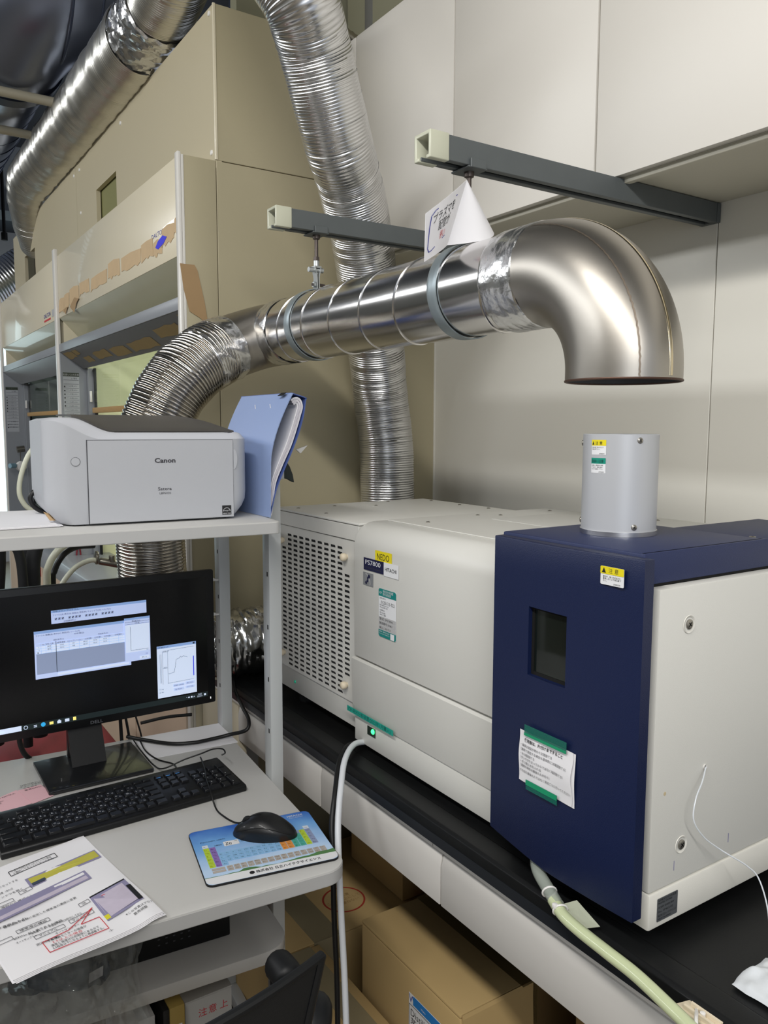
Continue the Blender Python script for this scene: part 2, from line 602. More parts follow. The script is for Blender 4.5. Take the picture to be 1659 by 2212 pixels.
# ================================================================ OVERHEAD CABINETS
def overhead_cabinet(y0, y1, doors, label):
    t = thing('overhead_cabinet', label, 'cabinet', (XC, (y0 + y1) / 2, ZCAB), 0, 'white wall cabinets')
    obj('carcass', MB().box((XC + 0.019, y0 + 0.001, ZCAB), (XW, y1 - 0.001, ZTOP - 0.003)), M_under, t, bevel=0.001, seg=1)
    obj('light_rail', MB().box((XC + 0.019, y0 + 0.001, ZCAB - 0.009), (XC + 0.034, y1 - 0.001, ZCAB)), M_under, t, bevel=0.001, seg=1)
    for a, b in doors:
        obj('door', MB().box((XC, a + 0.0016, ZCAB + 0.001), (XC + 0.018, b - 0.0016, ZTOP)), M_cab, t, bevel=0.0012, seg=2)
    return t


overhead_cabinet(1.124, YB - 0.002, ((1.124, 1.566), (1.567, 2.009), (2.010, 2.055)), 'white overhead wall cabinet in the corner behind the silver vertical duct')
overhead_cabinet(0.236, 1.122, ((0.236, 0.678), (0.679, 1.122)), 'white overhead wall cabinet at right above the curved steel elbow')
overhead_cabinet(-0.65, 0.234, ((-0.65, -0.209), (-0.207, 0.234)), 'white overhead wall cabinet out past the right edge')

# ================================================================ FUME HOODS
def fume_hood(y0, y1, label, first):
    lining = M_lime if first else M_limeg
    t = thing('fume_hood', label, 'fume hood', (0.73, (y0 + y1) / 2, 0), 0, 'fume hoods along the left wall')
    ya, yb = y0 + 0.02, y1 - 0.025
    # front upper panel with a folded-in lower slope
    obj('front_panel', MB().box((0.728, ya, 1.872), (0.742, yb, 2.122)), M_cream, t, bevel=0.003)
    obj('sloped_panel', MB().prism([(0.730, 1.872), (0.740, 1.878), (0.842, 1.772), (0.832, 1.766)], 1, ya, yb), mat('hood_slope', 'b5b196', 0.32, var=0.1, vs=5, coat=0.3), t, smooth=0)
    obj('cheek', MB().box((0.742, yb - 0.006, 1.74), (0.86, yb, 1.875)), M_cream, t)
    obj('cheek', MB().box((0.742, ya, 1.74), (0.86, ya + 0.006, 1.875)), M_cream, t)
    obj('top_cover', MB().box((0.742, ya, 2.10), (0.822, yb, 2.118)), M_cream, t)
    # grey header rail and the slope under it
    obj('header_rail', MB().box((0.7215, ya, 1.732), (0.752, yb, 1.766)), M_hoodg, t, bevel=0.002)
    obj('header_slope', MB().prism([(0.724, 1.731), (0.752, 1.745), (0.842, 1.682), (0.812, 1.668)], 1, ya + 0.002, yb - 0.002), M_hoodgd if first else M_hoodg, t, smooth=0)
    # grey side columns
    for (c0, c1, sgn) in ((yb - 0.012, yb + 0.003, 1), (ya - 0.003, ya + 0.012, -1)):
        cc = obj('side_column', MB().box((0.7225, c0, 0.80), (0.826, c1, 1.732)), M_hoodg, t, bevel=0.001, seg=1)
        if sgn == 1:
            fc = Face((0.7265, c0, 1.395), (1, 0, 0), (0, 0, 1), t)
            fc.rect('instruction_sheet', 0.004, 0.0, 0.068, 0.257, mat('sheet_grey', 'a9adb2', 0.5), h=0.0005, parent=cc)
            sh = MB()
            fc.rect('sheet_heading', 0.004, 0.240, 0.068, 0.256, mat('sheet_head', '3c4438', 0.5), h=0.0010, parent=cc)
            fc.many('sheet_rule', [(0.006, z - 0.0006, 0.066, z + 0.0006) for z in [0.225 - 0.0165 * k for k in range(13)]], M_inkg, h=0.0010, parent=cc)
            fc.many('sheet_mark', [(0.007, z, 0.012, z + 0.006) for z in [0.195, 0.178, 0.163, 0.148, 0.131, 0.115, 0.038, 0.022]], M_ink, h=0.0010, parent=cc)
            fc.text([('取扱い上の注意', 0.036, 0.244)], 0, 0, 0.009, M_inkw, h=0.0013, parent=cc, align='CENTER')
            fc.text([('△ 警告', 0.036, 0.229)] + [('ドラフト内に頭を入れない', 0.014, 0.197 - 0.0165 * k, 0.046) for k in range(8)] + [('△ 注意', 0.026, 0.056), ('使用前に点検する', 0.014, 0.040, 0.046), ('火気を使わない', 0.014, 0.024, 0.046)], 0, 0, 0.0075, M_inkg, h=0.0010, parent=cc)
    # sash and its track, then the lined chamber
    obj('sash_track', MB().box((0.826, yb - 0.035, 0.88), (0.850, yb - 0.012, 1.67)), M_hoodg, t)
    obj('sash_track', MB().box((0.850, yb - 0.060, 0.88), (0.856, yb - 0.035, 1.67)), M_black, t)
    obj('sash_glass', MB().box((0.842, ya + 0.02, 1.505), (0.846, yb - 0.062, 1.70)), M_glass, t, smooth=0)
    obj('sash_handle', MB().box((0.832, ya + 0.02, 1.484), (0.852, yb - 0.062, 1.506)), M_wood, t, bevel=0.003)
    obj('sash_stop', MB().box((0.827, yb - 0.058, 1.53), (0.835, yb - 0.044, 1.575)), M_white, t, bevel=0.001)
    obj('chamber', MB().add([(0.83, yb - .005, .87), (1.5, yb - .005, .87), (1.5, yb - .005, 1.95), (0.83, yb - .005, 1.95),
                             (0.83, ya + .005, .87), (1.5, ya + .005, .87), (1.5, ya + .005, 1.95), (0.83, ya + .005, 1.95)],
                            [(0, 1, 2, 3), (1, 5, 6, 2), (4, 7, 6, 5), (3, 2, 6, 7), (0, 4, 5, 1)]), lining, t, smooth=0)
    # counter and the cupboard below
    obj('counter', MB().prism([(0.66, 0.845), (0.67, 0.872), (0.70, 0.882), (0.90, 0.882), (0.90, 0.80), (0.66, 0.80)], 1, ya, yb), M_hoodg, t, bevel=0.004, ang=50)
    obj('counter_inset', MB().box((0.90, ya, 0.80), (1.45, yb, 0.878)), M_lime if first else M_hoodg, t)
    obj('side_skin', MB().box((0.735, y0 + 0.001, 0), (0.822, y0 + 0.018, 0.80)), M_cream, t)
    obj('side_skin', MB().box((0.735, y0 + 0.001, 0.80), (0.822, y0 + 0.0165, 2.118)), M_beige_shade, t, bevel=0.001)
    nd = 3
    for k in range(nd):
        a = ya + (yb - ya) * k / nd
        b = ya + (yb - ya) * (k + 1) / nd
        obj('door', MB().box((0.715, a + 0.004, 0.10), (0.735, b - 0.004, 0.775)), M_pinkd, t, bevel=0.002)
    obj('plinth', MB().box((0.755, ya, 0), (0.80, yb, 0.10)), M_hoodgd, t)
    obj('control_strip', MB().box((0.725, ya, 0.778), (0.735, yb, 0.80)), M_hoodgd, t)
    return t


h1 = fume_hood(YB, 3.585, 'cream fume hood nearest, with torn brown tape across its front', True)
h2 = fume_hood(3.585, 5.113, 'cream fume hood farther left, without brown tape', False)
# white corner posts of the hoods
for t, y, first in ((h1, YB, 1), (h1, 3.585, 0), (h2, 5.113, 0)):
    if first:
        obj('post', MB().box((0.7185, y - 0.001, 0.10), (0.7285, y + 0.022, 2.125)), M_trim, t, bevel=0.003)
        obj('post', MB().box((0.7285, y - 0.0005, 0), (0.735, y + 0.016, 2.118)), M_trim, t, bevel=0.001)
    else:
        obj('post', MB().box((0.7155, y - 0.028, 0.05), (0.731, y + 0.014, 2.15)), M_trim, t, bevel=0.004)
# torn strips of tape along hood 1's front panel, remnants on the header slope
fr = Face((0.728, 3.56, 1.872), (0, -1, 0), (0, 0, 1), h1)
rnd = random.Random(5)
segs = [(0.00, 0.10, 0.018, 0.074), (0.10, 0.19, 0.026, 0.082), (0.20, 0.36, 0.030, 0.086), (0.37, 0.52, 0.040, 0.088), (0.54, 0.76, 0.036, 0.082),
        (0.78, 0.92, 0.040, 0.090), (0.94, 1.14, 0.036, 0.080), (1.15, 1.26, 0.036, 0.088), (1.26, 1.34, 0.030, 0.070), (1.34, 1.44, 0.046, 0.092), (1.44, 1.50, 0.060, 0.100)]
for a, b, c, d in segs:
    n = 7
    low = [(a + (b - a) * k / n, c + rnd.uniform(-0.005, 0.006)) for k in range(n + 1)]
    hi = [(b + rnd.uniform(-.006, .012), d - 0.004), ((a + b) / 2, d + rnd.uniform(-.003, .004)), (a + rnd.uniform(0, .015), d + rnd.uniform(-.006, .002))]
    fr.poly('tape_strip', low + hi, M_tan, h=0.0006, th=0.0006)
fr.poly('tape_strip', [(0.22, 0.02), (0.29, -0.012), (0.33, 0.02), (0.37, 0.032), (0.30, 0.045)], M_brownt, h=0.004, th=0.0006, label='brown curled end of torn tape')
fr.poly('tape_strip', [(0.10, 0.022), (0.14, 0.0), (0.18, 0.026)], M_brownt, h=0.004, th=0.0006)
fr.poly('logo_blot', [(1.285, 0.052), (1.31, 0.044), (1.36, 0.052), (1.385, 0.064), (1.35, 0.074), (1.31, 0.066)], mat('violet_blue', '3a36e0', 0.5), h=0.0016)
fr.text('DALTON', 1.25, 0.080, 0.018, M_inkb, wfit=0.11, h=0.0003, name='maker_lettering')
f2 = Face((0.728, 5.09, 1.872), (0, -1, 0), (0, 0, 1), h2)
f2.text('DALTON', 1.22, 0.030, 0.026, M_inkb, wfit=0.14, name='maker_lettering')
f2.rect('sticker', 1.22, 0.014, 1.36, 0.022, M_inkr)
f2.rect('sticker', 1.39, 0.020, 1.46, 0.05, M_lblg)
sl = Face((0.724, 3.55, 1.731), (0, -1, 0), V((0.088, 0, -0.063)).normalized() * -1, h1)
for a, b, c, d in ((0.02, 0.16, .010, .045), (0.17, 0.24, .010, .035), (0.20, 0.30, .055, .085), (0.37, 0.56, .045, .082), (0.60, 0.78, .05, .09), (0.82, 1.08, .05, .09), (1.15, 1.36, .03, .07), (1.42, 1.48, .01, .09)):
    n = 5
    pts = [(a + (b - a) * k / n, -d + rnd.uniform(-.004, .004)) for k in range(n + 1)] + [(b - (b - a) * k / n + rnd.uniform(-.006, .006), -c + rnd.uniform(-.004, .004)) for k in range(n + 1)]
    sl.poly('tape_remnant', pts, mat('old_tape', '8f7a50', 0.6, var=0.1, vs=30), h=0.0006)
# light of the first hood's chamber
hl = bpy.data.lights.new('hood_lamp', 'AREA')
hl.shape = 'RECTANGLE'
hl.size, hl.size_y, hl.energy, hl.color = 0.12, 1.0, 6.0, (1.0, 1.0, 0.90)
ho = bpy.data.objects.new('hood_lamp', hl)
COL.objects.link(ho)
ho.location = (1.1, 2.8, 1.93)
# brown masking tape strip stuck on the beige side of the hood
fb = Face((0.718, YB, 1.70), (1, 0, 0), (0, 0, 1), None)
tp = MB().sheet([(0.719, YB - .0015, 1.846), (0.758, YB - .001, 1.846), (0.766, YB - .001, 1.832), (0.784, YB - .001, 1.75), (0.792, YB - .001, 1.695), (0.770, YB - .001, 1.712), (0.742, YB - .001, 1.727), (0.728, YB - .001, 1.78)], (0, -1, 0), 0.0008)
tag(obj('masking_tape', tp, M_brownt), 'wide brown paper tape strip stuck on the beige panel beside the near hood', 'tape')

# ================================================================ DUCTWORK
def corrugated(name, pts, rad, pitch, amp, mt, parent, seg=56, wob=0.0, seam=True, smoothn=14, rads=None, ovals=None):
    """ribbed flexible hose: fine rings along the path, slightly uneven"""
    path = cr(pts, smoothn)
    path = resample(path, pitch / 4)
    rs = []
    n = len(path)
    for i in range(n):
        ph = i % 4
        base = rad if rads is None else (rads[0] + (rads[1] - rads[0]) * i / n)
        k = i // 4
        a = amp * (0.8 + 0.4 * noise.noise(V((k * 0.37, 1.3, rad * 9))))
        rs.append(base + (-a, a * 0.55, a, a * 0.55)[ph])

    def fn(i, an):
        q = 1 + wob * noise.noise(V((i * pitch * 5, math.cos(an) * 1.2, math.sin(an) * 1.2)))
        return q
    mb = MB().tube(path, rs, seg, caps=False, fn=fn)
    return obj(name, mb, mt, parent, smooth=80)


def sleeve(name, pts, rad, mt, parent, amp=0.0015, n=64, m_=26, seed=1, th=0.0, thk=0.002):
    """crumpled foil tape wrapped round a pipe"""
    path = cr(pts, max(2, m_ // (len(pts) - 1)))
    L = len(path)

    def fn(i, an):
        p = path[i] + V((math.cos(an), math.sin(an), math.cos(an + 1))) * rad + V((seed, 0, 0))
        q = noise.noise(p * 38) * amp * 0.8 / rad
        q -= 1.6 * (0.5 - abs(noise.noise(p * 55 + V((5, 1, 2))))) ** 6 * 20 * amp / rad
        if i == 0 or i == L - 1:
            q -= 0.6 * amp / rad
        return 1 + q
    mb = MB().tube(path, rad, n, caps=False, fn=fn)
    return obj(name, mb, mt, parent, smooth=25)


XD, ZD, RD = 0.88, 1.657, 0.0745
ed = thing('exhaust_duct', 'stainless exhaust duct running from elbow over the chimney to ribbed hose behind printer', 'duct', (XD, 1.3, ZD))
# straight spiral pipe
obj('spiral_pipe', MB().tube([(XD, y, ZD) for y in (0.905, 1.2, 1.5, 1.79)], RD, 96, caps=False), M_steel, ed)
hp = []
n_t = int(0.885 / 0.118 * 72)
for k in range(n_t):
    a = 2 * PI * k / 72
    hp.append((XD + (RD + 0.0004) * math.cos(a), 0.905 + 0.885 * k / n_t, ZD + (RD + 0.0004) * math.sin(a)))
obj('spiral_seam', MB().tube(hp, 0.0017, 6), M_steel, ed)
# elbow above the chimney: quarter bend with an overlapping welded gore along its back
RB = 0.150
YE, ZE = 0.748, ZD - RB


def elb(t, rr, an):
    """t 0..1 along bend then short straight; an around"""
    if t < 0.93:
        b = t / 0.93 * PI / 2
        c = V((XD, YE + RB * (1 - math.sin(b)), ZE + RB * math.cos(b)))
        nn = V((0, -math.sin(b), math.cos(b)))
    else:
        c = V((XD, YE, ZE - 0.014 * (t - 0.93) / 0.07))
        nn = V((0, -1, 0))
    return c + nn * (rr * math.cos(an)) + V((1, 0, 0)) * (rr * math.sin(an))


RE = 0.0775
elbow = obj('elbow', MB().grid(lambda i, j: elb(j, RE, 2 * PI * i), 80, 44, cu=True), M_elbow, ed, smooth=60)
obj('elbow_lining', MB().grid(lambda i, j: elb(j, RE - 0.0022, 2 * PI * i), 60, 44, cu=True), M_hoodgd, ed, smooth=60)
obj('elbow_rim', MB().tube([elb(1, RE - 0.0006, 2 * PI * k / 72) for k in range(73)], 0.0018, 8, caps=False), mat('rust_rim', '5c463c', 0.5, 0.6), ed)
obj('elbow_seam', MB().grid(lambda i, j: elb(0.08 + 0.90 * j, RE + 0.0012 - 0.0012 * abs(2 * i - 1) ** 3, -0.04 + 0.09 * i), 6, 50), M_polish, ed, smooth=60)
obj('weld_line', MB().grid(lambda i, j: elb(0.03 + 0.96 * j, RE + 0.0007, -0.62 + 0.030 * i + 0.008 * math.sin(j * 190)), 3, 70), mat('weld_shade', '83786c', 0.5, 0.9, var=0.35, vs=90), ed, smooth=60)
# foil tape rings
sleeve('foil_tape', [(XD, 0.894, ZD), (XD, 0.93, ZD), (XD, 0.968, ZD)], RE + 0.0012, M_foil, ed, 0.0022, seed=2)
sleeve('foil_tape', [(XD, 1.735, ZD), (XD, 1.77, ZD), (XD, 1.805, ZD)], RD + 0.0028, M_foil, ed, 0.0025, seed=5)
# far elbow
fe = [(XD, 1.76, ZD), (XD - 0.003, 1.81, ZD - 0.002), (XD - 0.035, 1.848, ZD - 0.010), (0.79, 1.858, 1.628), (0.735, 1.850, 1.606)]
obj('elbow', MB().tube(cr(fe, 10), RD + 0.001, 72, caps=False), M_elbow, ed, label='far steel elbow beside the ribbed hose')
sleeve('foil_tape', [(0.770, 1.856, 1.621), (0.725, 1.848, 1.602), (0.683, 1.836, 1.578)], RD + 0.0045, M_foil, ed, 0.004, seed=9, m_=36)
flexp = [(0.735, 1.850, 1.606), (0.69, 1.838, 1.582), (0.635, 1.825, 1.537), (0.592, 1.825, 1.475), (0.568, 1.835, 1.40), (0.560, 1.85, 1.30), (0.564, 1.86, 1.18), (0.570, 1.87, 1.09), (0.583, 1.885, 1.01), (0.605, 1.90, 0.945)]
corrugated('ribbed_hose', flexp, RD + 0.003, 0.0078, 0.0022, M_flex, ed, 64, wob=0.03)

# duct hangers: galvanised band, turnbuckle, threaded rod, channel clamp
def hanger(y, zr, label):
    t = thing('duct_hanger', label, 'hanger', (XD, y, zr), 0, 'hangers carrying the stainless duct')
    obj('band', MB().grid(lambda i, j: V((XD + (RD + 0.0042 - 0.0016 * (1 - abs(2 * j - 1) ** 4 < 0.2)) * math.cos(2 * PI * i), y - 0.0125 + 0.025 * j, ZD + (RD + 0.0042) * math.sin(2 * PI * i))), 96, 6, cu=True), M_galv, t, solid=0.002)
    zt = ZD + RD
    for s_ in (-1, 1):
        obj('ear', MB().sheet([(XD + s_ * 0.0015, y - 0.010, zt + 0.001), (XD + s_ * 0.0015, y + 0.010, zt + 0.001), (XD + s_ * 0.0015, y + 0.009, zt + 0.028), (XD + s_ * 0.006, y + 0.009, zt + 0.052), (XD + s_ * 0.006, y - 0.009, zt + 0.052), (XD + s_ * 0.0015, y - 0.009, zt + 0.028)], (s_, 0, 0), 0.0018), M_zinc, t, bevel=0.0004, seg=1)
    obj('bolt', MB().cyl((XD - 0.012, y, zt + 0.014), (XD + 0.020, y, zt + 0.014), 0.0032, n=12), M_rod, t)
    obj('nut', MB().cyl((XD - 0.009, y, zt + 0.014), (XD - 0.0038, y, zt + 0.014), 0.0065, n=6), M_zinc, t, smooth=0)
    obj('pivot', MB().cyl((XD - 0.020, y, zt + 0.046), (XD + 0.016, y, zt + 0.046), 0.0055, n=16), M_zinc, t)
    obj('turnbuckle', MB().box((XD - 0.008, y - 0.009, zt + 0.050), (XD + 0.008, y + 0.009, zt + 0.054)).cyl((XD, y, zt + 0.050), (XD, y, zt + 0.066), 0.0065, n=16), M_zinc, t)
    obj('lock_nut', MB().cyl((XD, y, zt + 0.066), (XD, y, zt + 0.074), 0.0075, n=6), M_rod, t, smooth=0)
    obj('threaded_rod', MB().cyl((XD, y, zt + 0.06), (XD, y, zr - 0.004), 0.0042, n=14), M_rod, t)
    obj('channel_nut', MB().lathe([(0.0045, zr - 0.014), (0.008, zr - 0.012), (0.0085, zr - 0.004), (0.0045, zr - 0.002)], (XD, y, 0), 2, 18), M_rod, t)
    obj('clamp_plate', MB().box((XD - 0.020, y - 0.024, zr - 0.004), (XD + 0.020, y + 0.024, zr - 0.001)).box((XD - 0.016, y - 0.0255, zr - 0.004), (XD + 0.016, y - 0.0215, zr + 0.011)).box((XD - 0.016, y + 0.0215, zr - 0.004), (XD + 0.016, y + 0.0255, zr + 0.011)), M_chan, t, bevel=0.001, seg=1)
    return t


ZR1 = 1.857
hanger(1.086, ZR1, 'duct hanger near the paper warning sheet, under the longer grey channel')
hanger(1.620, ZR1, 'duct hanger with visible turnbuckle bolts at the far left of the steel duct')


def channel(y, x0, label):
    """C section, slot downwards, ivory cap on its free end, fixed under the cabinet"""
    t = thing('strut_channel', label, 'channel', (x0, y, 1.877), 0, 'grey channels carrying the duct hangers')
    hw, z0, z1, th = 0.0205, ZR1, ZCAB - 0.0005 - 0.001, 0.0025

    def prof(e):
        a, b = hw + e, th + 2 * e
        lo, hi_ = z0 - e, z1 + e
        return [(-a, hi_), (a, hi_), (a, lo), (a - 0.0125, lo), (a - 0.0125, lo + 0.006), (a - 0.0125 + 0.0025, lo + 0.006), (a - 0.0095, lo + b), (a - b, lo + b), (a - b, hi_ - b), (-a + b, hi_ - b), (-a + b, lo + b), (-a + 0.0095, lo + b), (-a + 0.010, lo + 0.006), (-a + 0.0125, lo + 0.006), (-a + 0.0125, lo), (-a, lo)]
    obj('channel', MB().prism([(y + p, q) for p, q in prof(0)], 0, x0, XW - 0.012), M_chan, t, bevel=0.0008, seg=1, smooth=30)
    obj('end_cap', MB().prism([(y + p, q) for p, q in prof(0.0018)], 0, x0 - 0.004, x0 + 0.034), M_cap, t, bevel=0.0016, seg=2, smooth=60)
    obj('wall_foot', MB().box((XW - 0.012, y - 0.022, z0 - 0.0), (XW - 0.001, y + 0.022, z1)), M_chan, t, bevel=0.001)
    return t


channel(1.086, 0.787, 'longer grey steel channel under the cabinets with ivory end cap, nearer the right')
channel(1.620, 0.775, 'grey steel channel farther left, crossing in front of the ribbed vertical duct')

# vertical aluminium flexible duct with its bend over the bulkhead
fd = thing('flexible_duct', 'ribbed aluminium duct dropping in front of the beige wall behind the instrument', 'duct', (1.29, 1.93, 1.0))
vp = [(0.70, 1.80, 2.66), (0.735, 1.60, 2.44), (0.785, 1.545, 2.325), (0.84, 1.585, 2.245), (0.90, 1.63, 2.15), (0.98, 1.69, 2.05), (1.075, 1.765, 1.945), (1.15, 1.84, 1.84), (1.22, 1.90, 1.72), (1.262, 1.93, 1.56), (1.285, 1.94, 1.40), (1.292, 1.945, 1.22), (1.30, 1.95, 1.02), (1.31, 1.96, 0.90)]
vp = [(0.64, 1.72, 2.92), (0.675, 1.70, 2.66), (0.73, 1.61, 2.45), (0.800, 1.545, 2.30)] + [(0.86, 1.585, 2.225), (0.95, 1.648, 2.08), (1.02, 1.71, 2.01), (1.079, 1.764, 1.935), (1.130, 1.815, 1.85), (1.176, 1.864, 1.755), (1.225, 1.91, 1.64), (1.262, 1.945, 1.52), (1.282, 1.945, 1.38), (1.287, 1.945, 1.22), (1.295, 1.95, 1.02), (1.31, 1.96, 0.90)]
corrugated('ribbed_hose', vp, 0.0775, 0.0066, 0.0011, M_alu, fd, 72, wob=0.02)
# wire hoops standing out of the foil every few rings
pth = resample(cr(vp, 14), 0.042)
for k in range(4, len(pth) - 2):
    T = (pth[k + 1] - pth[k - 1]).normalized()
    N = T.orthogonal().normalized()
    B = T.cross(N)
    obj('wire_hoop', MB().tube([pth[k] + N * (0.0782 * math.cos(2 * PI * q / 48)) + B * (0.0782 * math.sin(2 * PI * q / 48)) for q in range(49)], 0.0005, 5, caps=False), M_alu, fd)

# silvery duct lying along the top of the bulkhead
td = thing('flexible_duct', 'silver flexible duct lying along the top of the beige bulkhead above the fume hoods', 'duct', (0.80, 3.0, 2.52))
tpth = [(0.66, 1.93, 2.78), (0.715, 2.02, 2.705), (0.775, 2.20, 2.64), (0.80, 2.45, 2.62)]
corrugated('ribbed_hose', tpth, 0.098, 0.0085, 0.0018, M_aluw, td, 64, wob=0.03)
sleeve('foil_joint', [(0.797, 2.38, 2.622), (0.80, 2.50, 2.618), (0.80, 2.66, 2.615)], 0.108, M_foil, td, 0.010, seed=4, m_=40)
corrugated('ribbed_hose', [(0.80, 2.58, 2.615), (0.80, 3.0, 2.615), (0.795, 3.5, 2.615), (0.79, 4.0, 2.62), (0.79, 4.35, 2.625)], 0.112, 0.0105, 0.0020, M_aluw, td, 64, wob=0.045)
corrugated('ribbed_hose', [(0.79, 4.30, 2.625), (0.80, 4.45, 2.60), (0.84, 4.62, 2.52), (0.90, 4.75, 2.40)], 0.112, 0.0105, 0.0013, M_aluw, td, 48, wob=0.05)

# wrapped foil duct lying on the bench behind the instrument's left end
fw = thing('foil_duct', 'crinkled foil wrapped duct low behind the cart, on the black bench end', 'duct', (0.9, 1.9, 0.9))
obj('foil_hose', MB().tube(cr([(0.70, 1.88, 0.882), (0.76, 1.87, 0.884), (0.84, 1.862, 0.886), (0.95, 1.862, 0.895), (1.06, 1.87, 0.90)], 20), 0.080, 64, caps=False,
    fn=lambda i, an: 1 + 0.10 * noise.noise(V((i * 0.12, math.cos(an) * 2.0, math.sin(an) * 2.0))) + 0.11 * abs(noise.noise(V((i * 0.30, math.cos(an) * 3.4, math.sin(an) * 3.4)))) + 0.06 * abs(noise.noise(V((i * 0.8, math.cos(an) * 8, math.sin(an) * 8)))) - 0.035 * (math.sin(i * 0.75) > 0.86)), M_foil2, fw, smooth=40)

# big dark ducts under the ceiling
cdct = thing('ceiling_duct', 'large dark spiral duct with a segmented bend at the upper left corner', 'duct', (0.6, 3.3, 2.9))
obj('spiral_pipe', MB().tube([(1.75, 3.22, 3.03), (1.2, 3.22, 3.03), (0.84, 3.22, 3.03)], 0.262, 72, caps=False), M_duct, cdct)
obj('flange', MB().tube([(0.97, 3.22, 3.03), (0.885, 3.22, 3.03)], 0.268, 72, caps=False), M_duct2, cdct)
obj('elbow', MB().tube(cr([(0.84, 3.22, 3.03), (0.72, 3.225, 3.01), (0.62, 3.27, 2.96), (0.565, 3.38, 2.90), (0.55, 3.50, 2.87)], 6), [0.262 - 0.05 * k / 24 for k in range(25)], 64, caps=False), M_duct, cdct)
obj('flange', MB().tube([(0.552, 3.47, 2.873), (0.55, 3.52, 2.866)], 0.222, 64), M_duct2, cdct)
obj('spiral_pipe', MB().tube([(0.55, 3.5, 2.87), (0.55, 5.0, 2.88), (0.55, 9.0, 2.88)], 0.198, 64, caps=False), M_duct, cdct)
for k in range(22):
    yy = 3.62 + 0.17 * k
    obj('seam', MB().tube([(0.55 + 0.2 * math.cos(2 * PI * q / 48), yy + 0.02 * math.sin(2 * PI * q / 48), 2.878 + 0.2 * math.sin(2 * PI * q / 48)) for q in range(49)], 0.0035, 5, caps=False), M_duct2, cdct)
for xx in (1.42, 1.25, 1.08, 0.80, 0.70):
    zz = 3.03 if xx > 0.75 else 3.008
    obj('seam', MB().tube([(xx, 3.22 + 0.264 * math.cos(2 * PI * q / 48), zz + 0.264 * math.sin(2 * PI * q / 48)) for q in range(49)], 0.004, 5, caps=False), M_duct2, cdct)
tag(obj('ceiling_rod', MB().cyl((0.90, 6.0, 2.69), (0.90, 6.0, 3.4), 0.011, n=8).cyl((0.90, 6.0, 2.66), (0.90, 6.0, 2.71), 0.02, n=8), M_black), 'black threaded rod hanging from the ceiling at the far left edge', 'rod')
cd3 = thing('flexible_duct', 'ribbed silver duct glimpsed beyond the end of the bulkhead at the left edge', 'duct', (0.7, 5.8, 2.4))
corrugated('ribbed_hose', [(0.45, 5.62, 2.10), (0.62, 5.60, 2.18), (0.80, 5.60, 2.32), (1.0, 5.60, 2.46), (1.2, 5.6, 2.5)], 0.12, 0.02, 0.002, M_alu, cd3, 32)
for k, ya_ in enumerate((3.36, 3.78)):
    tag(obj('conduit_pipe', MB().cyl((-1.5, ya_, 2.655), (0.73, ya_, 2.652), 0.0175, n=20), M_pipe),
        ('ivory pipe crossing under the dark ceiling duct, upper of the two' if k == 0 else 'ivory pipe crossing under the dark ceiling duct, lower of the two'), 'pipe', 'ivory pipes under the ceiling ducts')
tag(obj('ceiling_beam', MB().box((-4.1, 6.4, 2.95), (1.9, 6.7, 3.4)), mat('beam_grey', '6a7076', 0.8)), 'grey painted ceiling beam far back at the left', 'beam')

# conduit and wrapped pipe in the gap above the corner cabinet
tag(obj('metal_conduit', MB().tube(cr([(1.18, 2.30, 2.57), (1.25, 2.30, 2.66), (1.35, 2.30, 2.66), (1.45, 2.28, 2.60), (1.50, 2.26, 2.52)], 14), [0.0175 + 0.0022 * (k % 2) for k in range(57)], 14), mat('conduit_metal', '9a9484', 0.35, 0.8)), 'ribbed metal conduit arching in the gap above the corner cabinet', 'conduit')
tag(obj('wrapped_pipe', MB().tube([(1.60, 2.42, 2.4), (1.60, 2.42, 3.39)], 0.085, 24), mat('wrap_grey', '6d6c66', 0.7, bump=0.3, bs=20)), 'grey wrapped pipe standing in the gap above the corner cabinet', 'pipe')

# ================================================================ INSTRUMENT
ins = thing('spectrometer', 'large white laboratory spectrometer with a navy front door and silver chimney on the bench', 'instrument', (1.0, 1.1, 0.80))
FX = 0.79          # front of the white covers
Y0I, Y1I, YS = 0.588, 1.685, 1.310
# --- left cooling box
obj('cooling_box', MB().box((0.81, YS + 0.002, 0.826), (1.225, Y1I, 1.2385)), M_inst, ins, bevel=0.002)
obj('cooling_top', MB().box((0.802, YS + 0.002, 1.2395), (1.229, Y1I + 0.002, 1.2445)), M_inst, ins, bevel=0.0015)
obj('fascia_strip', MB().box((0.8035, YS + 0.004, 1.2080), (0.812, Y1I, 1.238)), M_inst, ins, bevel=0.0008, seg=1)
# louvred panel with real slots
vy0, vy1, vz0, vz1 = 1.330, 1.676, 0.879, 1.2055
ncol, nrow = 10, 29
cp, rp = 0.0283, 0.01068
sy0, sz1 = 1.6300, 1.1895
sw, sh = 0.0215, 0.0056
rows = []
for rI in range(nrow):
    zt = sz1 - rI * rp
    cols = []
    for cI in range(-1, ncol + 1):
        yc = sy0 - cI * cp
        ok = True
        if cI == -1 and (rI < 3 or rI > 25):
            ok = False
        if cI == 8 and False:
            ok = False
        if cI >= 9 and (rI < 5 or rI > 24):
            ok = False
        if cI == ncol:
            ok = False
        if cI == -1 and yc > 1.665:
            ok = False
        if ok:
            cols.append((yc - sw, yc))
    rows.append((zt - sh, zt, sorted(cols)))
mb = MB()
xo, xi = 0.8062, 0.8076


def vq(y0, y1, z0, z1):
    mb.add([(xo, y0, z0), (xo, y1, z0), (xo, y1, z1), (xo, y0, z1)], [(0, 1, 2, 3)])


